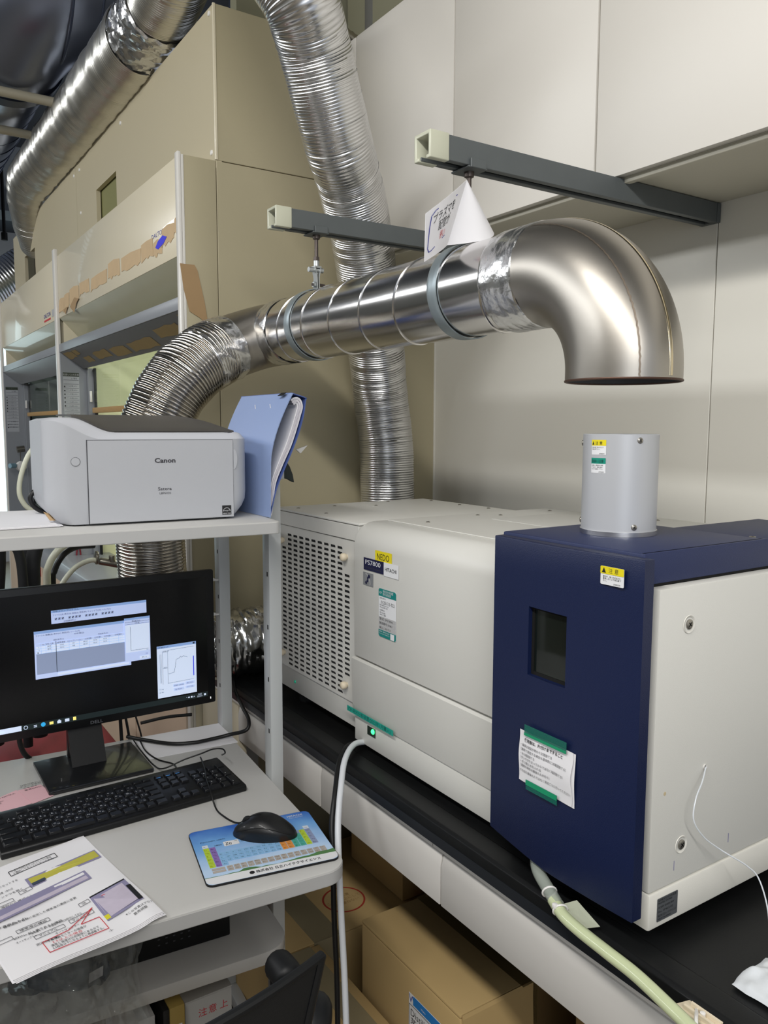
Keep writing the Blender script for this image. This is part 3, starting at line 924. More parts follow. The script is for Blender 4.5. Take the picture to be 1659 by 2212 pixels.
zc = vz1
for z0, z1, cols in rows:
    vq(vy0, vy1, z1, zc)
    yc = vy0
    for a, b in cols:
        vq(yc, a, z0, z1)
        e = 0.0022      # slanted slot ends and inner walls
        mb.add([(xo, a, z0), (xo, a, z1), (xi, a, z1), (xi, a, z0)], [(0, 1, 2, 3)])
        mb.add([(xo, b, z0), (xo, b, z1), (xi, b, z1), (xi, b, z0)], [(0, 1, 2, 3)])
        mb.add([(xo, a, z0), (xo, b, z0), (xi, b, z0), (xi, a, z0)], [(0, 1, 2, 3)])
        mb.add([(xo, a, z1), (xo, b, z1), (xi, b, z1), (xi, a, z1)], [(0, 1, 2, 3)])
        mb.add([(xo, b, z0), (xo, b - e, z0), (xo, b, z0 + e)], [(0, 1, 2)])
        mb.add([(xo, a, z1), (xo, a + e, z1), (xo, a, z1 - e)], [(0, 1, 2)])
        yc = b
    vq(yc, vy1, z0, z1)
    zc = z0
vq(vy0, vy1, vz0, zc)
vent = obj('vent_panel', mb, M_inst, ins, smooth=0)
obj('vent_dark', MB().box((0.8077, vy0 + 0.004, vz0 + 0.004), (0.8083, vy1 - 0.004, vz1 - 0.003)), mat('slot_dark', '1a1b1c', 0.7), ins)
obj('panel_edge', MB().box((0.8066, vy0 - 0.001, vz0 - 0.0015), (0.8102, vy1 + 0.001, vz0 + 0.0005)), M_inst, ins)
obj('panel_edge', MB().box((0.8066, vy0 - 0.001, vz1 - 0.0005), (0.8102, vy1 + 0.001, vz1 + 0.001)), M_inst, ins)
for y, z in ((1.650, 1.1715), (1.3655, 1.1715), (1.650, 0.9085), (1.3655, 0.9085)):
    obj('knob', MB().lathe([(0, -0.014), (0.0055, -0.0135), (0.0078, -0.011), (0.0078, -0.004), (0.0055, -0.002), (0.0055, 0.002)], (0.8062, y, z), 0, 20), M_knob, ins, smooth=50)
obj('power_lamp', MB().lathe([(0, -0.0025), (0.0028, -0.002), (0.0038, 0)], (0.81, 1.604, 0.849), 0, 16), M_ledd, ins, label='small green indicator on the cooling box')

# --- main cover: rounded front top edge, split at mid height
def roundprof(x0, x1, z0, z1, rad, n=14):
    pts = [(x1, z0), (x0, z0)]
    for k in range(n + 1):
        a = PI - 0.5 * PI * k / n
        pts.append((x0 + rad + rad * math.cos(a), z1 - rad + rad * math.sin(a)))
    return pts + [(x1, z1)]


ZTI = 1.2475
obj('upper_cover', MB().prism(roundprof(FX, 1.29, 0.987, ZTI, 0.045), 1, 0.86, YS), M_inst, ins, bevel=0.0022, ang=60, smooth=45)
obj('lower_cover', MB().prism([(1.29, 0.87), (FX + 0.001, 0.87), (FX - 0.002, 0.980), (FX + 0.002, 0.9835), (1.29, 0.9835)], 1, 0.86, YS + 0.008), M_inst, ins, bevel=0.002, ang=60)
obj('lower_cover', MB().box((FX + 0.004, 0.86, 0.815), (1.29, YS + 0.004, 0.869)), M_inst, ins, bevel=0.002)
obj('top_plate', MB().box((0.86, 0.86, ZTI), (1.285, YS - 0.012, ZTI + 0.0022)), M_inst, ins, bevel=0.0008, seg=1)
obj('rear_cover', MB().box((1.04, 0.60, 1.21), (1.335, 1.20, 1.2510)), M_inst, ins, bevel=0.002)
obj('rear_cover', MB().box((1.0, 0.60, 0.83), (1.33, 0.87, 1.21)), M_inst, ins, bevel=0.002)
for (x, y) in ((0.835, 1.63), (0.835, 1.50), (0.93, 1.63), (1.02, 1.59), (1.10, 1.66), (1.205, 1.62), (1.20, 1.50), (1.205, 1.40)):
    screw(ins, (x, y, 1.2445), (0, 0, 1), 0.0042)
for (x, y) in ((0.90, 1.22), (1.06, 1.265), (1.10, 1.24), (1.25, 1.25), (1.26, 1.05)):
    screw(ins, (x, y, ZTI + 0.0022), (0, 0, 1), 0.0042)
for y in (0.64, 0.80, 1.0):
    screw(ins, (1.29, y, 1.2510), (0, 0, 1), 0.0042)
# feet
for (x, y) in ((0.84, 1.60), (0.84, 0.66), (1.25, 1.60), (1.25, 0.66), (0.84, 1.15)):
    obj('foot', MB().lathe([(0, 0.801), (0.018, 0.801), (0.02, 0.806), (0.018, 0.828), (0, 0.828)], (x, y, 0), 2, 20), M_rubber, ins)

# --- labels on the white front
ff = Face((FX, 0, 0), (0, -1, 0), (0, 0, 1), ins)   # a = -y, b = z
ye = ff.rect('name_label', -1.233, 1.185, -1.178, 1.204, M_lblY, h=0.0006, label='yellow label with black letters')
ff.text('NEDO', -1.226, 1.188, 0.0165, M_ink, wfit=0.040, h=0.0012, parent=ye)
nv = ff.rect('model_label', -1.272, 1.1625, -1.203, 1.1855, M_lblN, h=0.0009, th=0.0006)
ff.text('PS7800', -1.2655, 1.1735, 0.0125, M_inkw, wfit=0.052, h=0.0018, parent=nv)
ff.text('ICP Emission Spectrometer', -1.2655, 1.1665, 0.0042, M_inkg, wfit=0.055, h=0.0018, parent=nv)
wl_ = ff.rect('maker_label', -1.203, 1.1605, -1.1555, 1.1855, M_lblW, h=0.0009, th=0.0006)
ff.text('HITACHI', -1.1985, 1.170, 0.0095, M_ink, wfit=0.037, h=0.0018, parent=wl_, bold=0.012)
sg = ff.rect('logo_label', -1.2745, 1.133, -1.240, 1.1575, M_lblS, h=0.0006, th=0.0006)
ff.poly('logo_ring', [(-1.2575 + 0.013 * math.cos(a) * math.cos(-0.9) - 0.005 * math.sin(a) * math.sin(-0.9), 1.1453 + 0.013 * math.cos(a) * math.sin(-0.9) + 0.005 * math.sin(a) * math.cos(-0.9)) for a in [2 * PI * k / 28 for k in range(28)]], M_lblg, h=0.0013, parent=sg)
ff.poly('logo_ring', [(-1.2575 + 0.0118 * math.cos(a) * math.cos(-0.9) - 0.004 * math.sin(a) * math.sin(-0.9), 1.1453 + 0.0118 * math.cos(a) * math.sin(-0.9) + 0.004 * math.sin(a) * math.cos(-0.9)) for a in [2 * PI * k / 28 for k in range(28)]], M_lblS, h=0.0017, parent=sg)
for ca, cb, rr in ((-1.2525, 1.1515, 0.0034), (-1.2565, 1.1475, 0.0024), (-1.2575, 1.1425, 0.0026), (-1.2625, 1.1385, 0.0028)):
    ff.poly('logo_dot', [(ca + rr * math.cos(2 * PI * k / 14), cb + rr * math.sin(2 * PI * k / 14)) for k in range(14)], M_lblN, h=0.0021, parent=sg)
# service label
sv = ff.rect('service_label', -1.2200, 1.0455, -1.1630, 1.1355, M_lblW, h=0.0006, rad=0.003, label='white and teal service label with a telephone number')
ff.poly('band', [(-1.2200, 1.1215), (-1.1630, 1.1215)] + [(-1.1630, 1.1325), (-1.1660, 1.1355), (-1.2170, 1.1355), (-1.2200, 1.1325)], M_teal, h=0.0011, parent=sv)
ff.poly('band', [(-1.2200, 1.0485), (-1.2170, 1.0455), (-1.1660, 1.0455), (-1.1630, 1.0485), (-1.1630, 1.0585), (-1.2200, 1.0585)], M_teal, h=0.0011, parent=sv)
ff.many('grey_box', [(-1.2195, 1.0755, -1.1635, 1.0835), (-1.2195, 1.0675, -1.1635, 1.0750), (-1.2195, 1.0590, -1.1635, 1.0670)], M_lblg, h=0.0011, parent=sv)
ff.rect('bare_square', -1.1800, 1.0465, -1.1680, 1.0575, M_lblW, h=0.0015, parent=sv)
ff.text([('ICP', -1.2165, 1.1262), ('発光分光分析装置', -1.2055, 1.1295, 0.034), ('原子分析装置', -1.2055, 1.1240, 0.026)], 0, 0, 0.0055, M_inkw, h=0.0016, parent=sv)
ff.text([('0120-513-522', -1.2120, 1.1075, 0.044)], 0, 0, 0.0085, M_ink, h=0.0011, parent=sv)
ff.text([('お問い合わせ', -1.2165, 1.1165), ('受付時間 9:00-17:30', -1.2165, 1.1035), ('平日のみ承ります', -1.2165, 1.0995), ('お客様窓口', -1.2165, 1.0940), ('東京 03-6280', -1.2165, 1.0895), ('修理のご相談', -1.2165, 1.0855)], 0, 0, 0.0034, M_inkg, h=0.0011, parent=sv)
ff.text([('型式 SPS7800', -1.2165, 1.0775, 0.044), ('製造番号 5F463', -1.2165, 1.0695, 0.042), ('納入 2017.3', -1.2165, 1.0610, 0.036)], 0, 0, 0.0052, M_inkg, h=0.0016, parent=sv)
ff.text([('保守契約・修理のお問い合わせ', -1.2175, 1.0545, 0.034), ('サービスセンターへご連絡ください', -1.2175, 1.0505, 0.034)], 0, 0, 0.003, M_inkw, h=0.0016, parent=sv)
# embossed tape and power indicator
fl = Face((FX - 0.0005, 0, 0), (0, -1, 0), (0, 0, 1), ins)
dy = fl.rect('embossed_tape', -1.329, 0.8705, -1.166, 0.8812, mat('emboss_teal', '1f9e8c', 0.4), h=0.0035, th=0.0006, label='teal embossed tape with dark lettering')
fl.text('ICP-発光分析装置(2022年1月購入)', -1.326, 0.8725, 0.0095, M_inkt, wfit=0.152, h=0.0043, parent=dy)
lw = Face((FX + 0.004, 0, 0), (0, -1, 0), (0, 0, 1), ins)
lr = lw.rect('indicator_window', -1.266, 0.8405, -1.2375, 0.858, mat('indicator_dark', '0b2016', 0.2), h=0.0006)
obj('power_lamp', MB().lathe([(0, -0.003), (0.0036, -0.0026), (0.0052, -0.0005), (0.0054, 0.0005)], (FX + 0.003, 1.2455, 0.8515), 0, 20), M_led, ins, label='glowing green power lamp')

# --- torch tower: navy door in front, navy lid, white side panels
YT1, XB = 0.853, 1.02
obj('tower_body', MB().box((0.766, 0.606, 0.838), (1.06, YT1 + 0.005, 1.262)), M_black, ins)


def dprof(y):
    """slightly bowed door front, seen from above"""
    t_ = (y - 0.588) / (0.845 - 0.588)
    return 0.7405 - 0.0065 * math.sin(PI * min(1, max(0, t_)))


NY, NZ = 20, 24


def dbot(y):
    """the door's lower edge drops towards its right end"""
    t_ = (0.845 - y) / (0.845 - 0.588)
    return 0.8525 - 0.0105 * min(1, t_ * 2.2) ** 1.0


mb = MB()
win = (0.700, 0.7695, 1.1005, 1.1935)   # y0 y1 z0 z1
ycuts = [0.5885] + [0.5885 + 0.2565 * k / NY for k in range(1, NY)] + [0.845]
ycuts = sorted(set([y for y in ycuts if abs(y - win[0]) > 0.006 and abs(y - win[1]) > 0.006] + [win[0], win[1]]))
zc_ = [0, 0.25, 0.45, None, None, 0.85, 1.0]


def drow(y):
    zb = dbot(y)
    return [zb, 0.93, 1.02, win[2], win[3], 1.24, 1.2800]


for i in range(len(ycuts) - 1):
    a, b = ycuts[i], ycuts[i + 1]
    ra, rb = drow(a), drow(b)
    for j in range(6):
        if j == 3 and a >= win[0] - 1e-6 and b <= win[1] + 1e-6:
            continue
        mb.add([(dprof(a), a, ra[j]), (dprof(b), b, rb[j]), (dprof(b), b, rb[j + 1]), (dprof(a), a, ra[j + 1])], [(0, 1, 2, 3)])
        mb.add([(0.757, a, ra[j]), (0.757, b, rb[j]), (0.757, b, rb[j + 1]), (0.757, a, ra[j + 1])], [(3, 2, 1, 0)])
    mb.add([(dprof(a), a, 1.28), (dprof(b), b, 1.28), (0.757, b, 1.28), (0.757, a, 1.28)], [(0, 1, 2, 3)])
    mb.add([(dprof(a), a, ra[0]), (dprof(b), b, rb[0]), (0.757, b, rb[0]), (0.757, a, ra[0])], [(3, 2, 1, 0)])
for yy in (0.5885, 0.845):
    mb.add([(dprof(yy), yy, dbot(yy)), (0.757, yy, dbot(yy)), (0.757, yy, 1.28), (dprof(yy), yy, 1.28)], [(0, 1, 2, 3)])
# window reveal
wv = [(win[0], win[2]), (win[1], win[2]), (win[1], win[3]), (win[0], win[3])]
for k in range(4):
    (a, c), (b, d) = wv[k], wv[(k + 1) % 4]
    mb.add([(dprof(a), a, c), (dprof(b), b, d), (0.757, b, d), (0.757, a, c)], [(0, 1, 2, 3)])
# merge doubles is done by bmesh below
bmv = bmesh.new()
vsd = [bmv.verts.new(p) for p in mb.v]
for q in mb.f:
    bmv.faces.new([vsd[i] for i in q])
bmesh.ops.remove_doubles(bmv, verts=bmv.verts, dist=1e-5)
bmesh.ops.recalc_face_normals(bmv, faces=bmv.faces)
mb2 = MB()
bmv.verts.ensure_lookup_table()
mb2.v = [v.co.copy() for v in bmv.verts]
mb2.f = [tuple(v.index for v in fc.verts) for fc in bmv.faces]
bmv.free()
door = obj('door', mb2, M_navy, ins, smooth=35, bevel=0.0016, ang=50, label='navy front door with a dark viewing window')
obj('window_gasket', MB().add([(0.742, a, b) for a, b in [(win[0] - .0005, win[2] - .0005), (win[1] + .0005, win[2] - .0005), (win[1] + .0005, win[3] + .0005), (win[0] - .0005, win[3] + .0005), (win[0] + .004, win[2] + .004), (win[1] - .004, win[2] + .004), (win[1] - .004, win[3] - .004), (win[0] + .004, win[3] - .004)]],
                              [(0, 1, 5, 4), (1, 2, 6, 5), (2, 3, 7, 6), (3, 0, 4, 7)]), M_black, door, solid=0.003, smooth=0)
obj('window_glass', MB().box((0.7435, win[0], win[2]), (0.7465, win[1], win[3])), mat('dark_glass', '161b18', 0.05, var=0, coat=0.3, alpha=0.88), door)
obj('inner_bar', MB().box((0.752, 0.728, win[2]), (0.756, 0.738, win[3])), M_black, door)
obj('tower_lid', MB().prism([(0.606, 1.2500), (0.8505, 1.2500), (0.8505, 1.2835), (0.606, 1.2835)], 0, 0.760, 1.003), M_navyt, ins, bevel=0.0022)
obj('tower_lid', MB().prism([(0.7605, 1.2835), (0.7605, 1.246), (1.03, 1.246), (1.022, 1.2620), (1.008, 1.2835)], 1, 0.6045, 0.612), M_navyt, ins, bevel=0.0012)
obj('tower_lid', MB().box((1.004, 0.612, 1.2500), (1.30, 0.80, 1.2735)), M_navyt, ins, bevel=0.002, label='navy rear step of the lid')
screw(ins, (1.07, 0.665, 1.2735), (0, 0, 1), 0.005)
obj('side_panel', MB().box((0.7685, 0.588, 0.8695), (1.33, 0.6055, 1.2432)), M_inst, ins, bevel=0.0022)
obj('side_panel_return', MB().box((0.7685, 0.6057, 0.8695), (0.776, 0.628, 1.2432)), M_inst, ins, bevel=0.001)
obj('base', MB().box((0.7685, 0.5865, 0.8215), (1.33, 0.636, 0.8680)), M_instb, ins, bevel=0.003)
obj('base', MB().box((0.800, 0.6365, 0.823), (1.33, 0.858, 0.8370)), M_black, ins)
fp = Face((0, 0.588, 0), (1, 0, 0), (0, 0, 1), ins)
for x, z in ((0.824, 1.1955), (0.827, 0.9165), (1.18, 1.19), (1.18, 0.92)):
    obj('screw_cup', MB().lathe([(0.0115, -0.0003), (0.0108, -0.0012), (0.0085, -0.0004), (0.0075, 0.001), (0, 0.001)], (x, 0.588, z), 1, 28), M_instb, ins, smooth=50)
    screw(ins, (x, 0.5872, z), (0, -1, 0), 0.0062)
fp.many('slit', [(0.8145, 0.886, 0.8157, 0.8985), (0.9255, 0.890, 0.9267, 0.9025)], mat('slit_shade', '8b88a8', 0.5), h=0.0002)
fp.poly('blemish', [(0.7915 + 0.0022 * math.cos(2 * PI * k / 12), 0.991 + 0.0024 * math.sin(2 * PI * k / 12)) for k in range(12)], mat('stain', 'c8b896', 0.5), h=0.0002)
fpb = Face((0, 0.5865, 0), (1, 0, 0), (0, 0, 1), ins)
rp_ = fpb.rect('rating_plate', 0.7835, 0.8295, 0.8225, 0.8595, mat('plate_grey', '6e7276', 0.4, 0.5), h=0.0004, rad=0.0015, label='grey rating plate')
fpb.text([('ICP発光分光分析装置', 0.7855, 0.8555, 0.034), ('MODEL SPS7800', 0.7855, 0.8520, 0.026), ('AC200V 50/60Hz 4kW', 0.7855, 0.8465, 0.030), ('No. 5F463-02', 0.7855, 0.8410, 0.028), ('株式会社 日立ハイテクサイエンス', 0.7855, 0.8355, 0.034), ('MADE IN JAPAN', 0.7855, 0.8315, 0.024)], 0, 0, 0.0036, M_ink, h=0.0009, parent=rp_)

# warning label and paper on the door
fdr = Face((0.7338, 0, 0), (0, -1, 0), (0, 0, 1), ins)


def caution(fc, a0, b0, a1, b1, head, title, rows_, par, small=0.0027, tri=True, h=0.0008, bend=None):
    wl2 = fc.rect('caution_label', a0, b0, a1, b1, M_lblW, h=h, rad=0.0012, parent=par) if bend is None else None
    return wl2


cl = fdr.rect('caution_label', -0.648, 1.2445, -0.613, 1.2665, M_lblW, h=-0.0012, rad=0.0015, th=0.0004)
fdr.rect('heading', -0.648, 1.2575, -0.613, 1.2665, M_lblY, h=-0.0006, rad=0.0012, parent=cl)
fdr.poly('triangle', [(-0.6455, 1.2590), (-0.6395, 1.2590), (-0.6425, 1.2650)], M_ink, h=-0.0002, parent=cl)
fdr.text([('注', -0.6355, 1.2595), ('意', -0.6265, 1.2595)], 0, 0, 0.0064, M_ink, h=-0.0002, parent=cl)
fdr.text([('動作中、強い光が出ます。', -0.6440, 1.2535, 0.027), ('直視しないよう御注意下', -0.6440, 1.2510, 0.027), ('さい。', -0.6440, 1.2485), ('J750401501', -0.6280, 1.2458, 0.010)], 0, 0, 0.0025, M_ink, h=-0.0006, parent=cl)

# paper notice held by two strips of green tape
pb = lambda a, b: 0.003 * (1 - math.cos((b - 0.951) / 0.071 * 2 * PI)) * 0.5 * (0.4 + 0.6 * (a + 0.779) / 0.098) + 0.0008 * math.sin(a * 90)
pm = MB()


def pn(i, j):
    a = -0.779 + 0.098 * i + 0.0012 * math.sin(j * 9) * (1 if i > 0.5 else 0.5)
    b = 0.9512 + 0.0712 * j
    return fdr.at(a, b, 0.0012 + pb(a, b))


pm.grid(pn, 12, 10)
notice = obj('paper_notice', pm, M_paper, ins, solid=0.0005, smooth=60, label='white paper notice with printed lines')
pm = MB().grid(lambda i, j: fdr.at(-0.7755 + 0.098 * i, 0.9502 + 0.0712 * j, 0.0002 + 0.6 * pb(-0.779 + .098 * i, 0.9512 + .0712 * j)), 8, 8)
obj('paper_back_sheet', pm, M_paper, ins, solid=0.0004, smooth=60)
fdr.text([('使用後は、片付けまですること', -0.768, 1.0092, 0.070)], 0, 0, 0.0055, M_ink, h=0.0022, parent=notice, bend=pb, bold=0.015)
fdr.text([('・廃液は測定が終わり次第捨てる', -0.7745, 1.0015, 0.058), ('（連続で測定する場合も基本的には毎回捨てる）', -0.7745, 0.9955, 0.085), ('・水も毎回捨てる', -0.7745, 0.9895, 0.028), ('（タンクがたまってからではなく毎回捨てる）', -0.7745, 0.9840, 0.080), ('・ポリ瓶に水を入れる', -0.7745, 0.9785, 0.040), ('（連続の場合は最後の人が行う）', -0.7745, 0.9730, 0.055), ('その日の最後の人ではなく測定ごとに行ってください', -0.7755, 0.9655, 0.094)], 0, 0, 0.0043, M_inkg, h=0.0022, parent=notice, bend=pb)
for (a0, a1, b0, b1, c0, c1) in ((-0.7665, -0.690, 1.0185, 1.0335, 1.0185, 1.0225), (-0.7615, -0.704, 0.9445, 0.9580, 0.9510, 0.9580)):
    tt = fdr.rect('green_tape', a0, b0, a1, b1, M_tapeGd, h=0.0042, th=0.0003)
    fdr.rect('tape_over_paper', a0, c0, a1, c1, M_tapeG, h=0.0048, th=0.0003, parent=tt)

# chimney on the tower lid
XCH, YCH, RCH = 0.885, 0.752, 0.0508
ch = obj('chimney', MB().lathe([(RCH - 0.004, 1.290), (RCH, 1.290), (RCH, 1.4205), (RCH - 0.0006, 1.4212), (RCH - 0.004, 1.4212), (RCH - 0.004, 1.30)], (XCH, YCH, 0), 2, 96), M_anod, ins, smooth=40, label='silver cylindrical chimney')
obj('chimney_ring', MB().lathe([(RCH - 0.006, 1.2838), (RCH + 0.0012, 1.2838), (RCH + 0.0012, 1.2900), (RCH - 0.006, 1.2900)], (XCH, YCH, 0), 2, 96), M_alup, ins, smooth=30)
obj('chimney_cap', MB().lathe([(0, 1.4150), (RCH - 0.004, 1.4150)], (XCH, YCH, 0), 2, 48), M_hoodgd, ins)


class Curl(Face):
    """label surface wrapped round the chimney: a is arc length from the side facing the aisle"""

    def at(s, a, b, h=0.0):
        th = s.t0 + a / RCH
        rr = RCH + h
        return V((XCH + rr * math.cos(th), YCH + rr * math.sin(th), b))


fc_ = Curl((0, 0, 0), (0, -1, 0), (0, 0, 1), ins)
fc_.t0 = math.atan2(-0.752, -0.885) # angle of the line of sight
fc_.t0 -= 0.0


def curl_rect(name, a0, b0, a1, b1, mt, h, parent):
    m3 = MB().grid(lambda i, j: fc_.at(a0 + (a1 - a0) * i, b0 + (b1 - b0) * j, h), 8, 1)
    return obj(name, m3, mt, parent, smooth=60)


def curl_text(items, size, mt, parent, h):
    o_n = Curl.n if hasattr(Curl, 'n') else None
    return fc_.text(items, 0, 0, size, mt, h=h, parent=parent)


for (z0, z1, hd, mt_h, ttl, rws) in ((1.3935, 1.4135, 0.0078, M_lblY, None, ['高温注意！触らないよう', '御注意下さい。']), (1.3690, 1.3893, 0.0078, M_lblG, '取扱い注意', ['本品は、装置本体の排熱', 'でもあり、使用の際は、', 'ダクトを接続して下さい', '。'])):
    L0 = curl_rect('caution_label', -0.0418, z0, -0.0190, z1, M_lblW, 0.0003, ch)
    curl_rect('label_heading', -0.0418, z1 - hd, -0.0190, z1, mt_h, 0.0005, ch)
    if ttl is None:
        m3 = MB()
        m3.add([fc_.at(-0.0405, z1 - 0.0065, 0.0008), fc_.at(-0.0372, z1 - 0.0065, 0.0008), fc_.at(-0.0388, z1 - 0.0018, 0.0008)], [(0, 1, 2)])
        obj('triangle', m3, M_ink, ch, smooth=0)
        fc_.text([('注', -0.0350, z1 - 0.0060), ('意', -0.0285, z1 - 0.0060)], 0, 0, 0.0048, M_ink, h=0.0008, parent=ch)
    else:
        fc_.text([(ttl, -0.0405, z1 - 0.0062, 0.0185)], 0, 0, 0.0048, M_inkt, h=0.0008, parent=ch)
    fc_.text([(q, -0.0405, z1 - hd - 0.0030 - 0.0025 * k, 0.018 if len(q) > 8 else None) for k, q in enumerate(rws)] + [('J750402501', -0.0290, z0 + 0.0008, 0.008)], 0, 0, 0.0020, M_ink, h=0.0005, parent=ch)
for (a_, z_) in ((0.0255, 1.4130), (0.0210, 1.2970)):
    p_ = fc_.at(a_, z_)
    nn_ = (p_ - V((XCH, YCH, z_))).normalized()
    screw(ins, p_, nn_, 0.0040)
for z_ in (1.4085, 1.3005):
    p_ = fc_.at(-0.081, z_)
    screw(ins, p_, (p_ - V((XCH, YCH, z_))).normalized(), 0.0040)

# ================================================================ LAB BENCH
bn = thing('lab_bench', 'long lab bench with black worktop and white front rails carrying the spectrometer', 'bench', (1.1, 0.6, 0))
BX, BY0, BY1 = 0.739, -1.6, YB - 0.002
obj('worktop', MB().prism([(BX + 0.004, 0.765), (XW - 0.002, 0.765), (XW - 0.002, 0.800), (BX + 0.042, 0.800), (BX + 0.038, 0.8025), (BX + 0.006, 0.8025), (BX, 0.7985), (BX, 0.769)], 1, BY0, BY1), M_top, bn, bevel=0.0012, ang=20)
obj('edge_strip', MB().box((BX - 0.0012, BY0, 0.7655), (BX + 0.0005, BY1, 0.782)), M_topedge, bn)
for a, b in ((1.005, 2.045), (-0.08, 1.0025), (-1.17, -0.0825)):
    obj('upper_rail', MB().box((BX + 0.016, a, 0.744), (BX + 0.034, b, 0.7645)), M_apron, bn, bevel=0.001, seg=1)
for a, b in ((1.380, 1.800), (0.9775, 1.3775), (0.08, 0.9745), (-0.82, 0.0775)):
    obj('front_panel', MB().prism([(BX + 0.012, 0.657), (BX + 0.012, 0.722), (BX + 0.016, 0.742), (BX + 0.034, 0.742), (BX + 0.034, 0.657)], 1, a, b), M_apron, bn, bevel=0.0015, ang=50)
obj('front_panel', MB().box((BX + 0.013, 1.802, 0.40), (BX + 0.034, 2.05, 0.742)), mat('bench_end_cream', 'c6bda6', 0.45), bn, bevel=0.001)
for y in (-1.5, 0.0, 1.9):
    obj('leg', MB().box((BX + 0.06, y, 0), (BX + 0.11, y + 0.05, 0.765)), M_post, bn, bevel=0.002)
    obj('leg', MB().box((XW - 0.1, y, 0), (XW - 0.05, y + 0.05, 0.765)), M_post, bn, bevel=0.002)
obj('back_board', MB().box((XW - 0.03, BY0, 0.05), (XW - 0.01, BY1, 0.765)), M_pinkd, bn)

# ================================================================ CARTONS UNDER THE BENCH
def carton(name, label, x0, x1, y0, y1, z0, z1, mt=None, rz=0.0, flaps='y', tape=True, tmt=None):
    cx, cy = (x0 + x1) / 2, (y0 + y1) / 2
    t = thing(name, label, 'box', (cx, cy, z0), rz)
    hx, hy, h = (x1 - x0) / 2, (y1 - y0) / 2, z1 - z0
    mt = mt or M_card
    obj('body', MB().box((-hx, -hy, 0), (hx, hy, h - 0.005)), mt, t, bevel=0.004, local=True)
    g = 0.0012
    if flaps == 'y':
        obj('flap', MB().box((-hx, -hy, h - 0.005), (-g, hy, h)), mt, t, bevel=0.002, local=True)
        obj('flap', MB().box((g, -hy, h - 0.005), (hx, hy, h)), mt, t, bevel=0.002, local=True)
        if tape:
            obj('tape', MB().box((-0.03, -hy - 0.001, h - 0.0002), (0.03, hy + 0.001, h + 0.0006)).box((-0.03, -hy - 0.001, h - 0.07), (0.03, -hy - 0.0002, h + 0.0006)), tmt or M_tape, t, local=True)
    else:
        obj('flap', MB().box((-hx, -hy, h - 0.005), (hx, -g, h)), mt, t, bevel=0.002, local=True)
        obj('flap', MB().box((-hx, g, h - 0.005), (hx, hy, h)), mt, t, bevel=0.002, local=True)
        if tape:
            obj('tape', MB().box((-hx - 0.001, -0.03, h - 0.0002), (hx + 0.001, 0.03, h + 0.0006)).box((-hx - 0.001, -0.03, h - 0.07), (-hx - 0.0002, 0.03, h + 0.0006)), tmt or M_tape, t, local=True)
    return t


# big tall carton with the distilled water label (top z .40)
c1 = thing('cardboard_box', 'tall cardboard carton with a white and blue water label, in front under the bench', 'box', (0.915, 1.185, 0))
obj('body', MB().box((0.832, 1.020, 0.0), (1.005, 1.350, 0.392)), M_card, c1, bevel=0.004)
obj('flap', MB().box((0.832, 1.020, 0.3925), (0.984, 1.350, 0.400)), M_card, c1, bevel=0.0025)
obj('flap', MB().prism([(0.984, 0.399), (1.010, 0.392), (1.010, 0.30), (1.006, 0.30), (1.006, 0.388), (0.984, 0.3935)], 1, 1.022, 1.348), M_card, c1, smooth=0)
obj('flap', MB().prism([(1.018, 0.3995), (1.016, 0.392), (1.012, 0.31), (1.0195, 0.31), (1.0195, 0.392)], 0, 0.836, 1.003), M_card, c1, smooth=0)
obj('clear_tape', MB().box((0.975, 1.012, 0.4003), (1.022, 1.352, 0.4008)).box((1.0115, 1.012, 0.30), (1.012, 1.352, 0.400)), mat('clear_tape_film', '6a5a38', 0.15, alpha=0.55, coat=0.4), c1)
cf = Face((0.832, 0, 0), (0, -1, 0), (0, 0, 1), c1)
lb = cf.rect('product_label', -1.175, 0.16, -1.035, 0.349, M_lblW, h=0.0006)
cf.rect('label_band', -1.160, 0.330, -1.035, 0.348, mat('label_blue', '1c78c0', 0.5), h=0.0011, parent=lb)
cf.text('W', -1.1745, 0.331, 0.022, M_inkb, h=0.0011, parent=lb)
cf.lines('label_rule', [((-1.173, 0.326), (-1.037, 0.326)), ((-1.173, 0.162), (-1.173, 0.326))], 0.0012, M_inkg, h=0.0011, parent=lb)
cf.text([('Distilled Water', -1.168, 0.305), ('蒸留水', -1.168, 0.285), ('20 L', -1.168, 0.262)], 0, 0, 0.020, M_ink, h=0.0011, parent=lb)
cf.text([('Wako', -1.135, 0.336)], 0, 0, 0.006, M_inkw, h=0.0015, parent=lb)
# long flat carton with the red ring print (top z .25)
c2 = thing('cardboard_box', 'flat cardboard carton with a red printed ring and grey tape on its lid', 'box', (0.93, 1.62, 0))
obj('body', MB().box((0.712, 1.530, 0), (1.17, 1.90, 0.246)), M_card, c2, bevel=0.004)
obj('flap', MB().box((0.712, 1.530, 0.2465), (0.849, 1.90, 0.251)), M_card, c2, bevel=0.002)
obj('flap', MB().box((0.851, 1.530, 0.2465), (1.17, 1.90, 0.251)), M_card, c2, bevel=0.002)
obj('tape', MB().box((0.815, 1.526, 0.2512), (0.885, 1.90, 0.2518)).box((0.815, 1.5288, 0.19), (0.885, 1.5294, 0.2518)), M_tape, c2)
ft = Face((0, 0, 0.2512), (1, 0, 0), (0, 1, 0), c2)
rg = [(0.958 + 0.052 * math.cos(2 * PI * k / 40), 1.640 + 0.052 * math.sin(2 * PI * k / 40)) for k in range(41)]
ft.lines('printed_ring', list(zip(rg[:-1], rg[1:])), 0.0045, mat('red_print', 'a8382c', 0.7), h=0.0003)
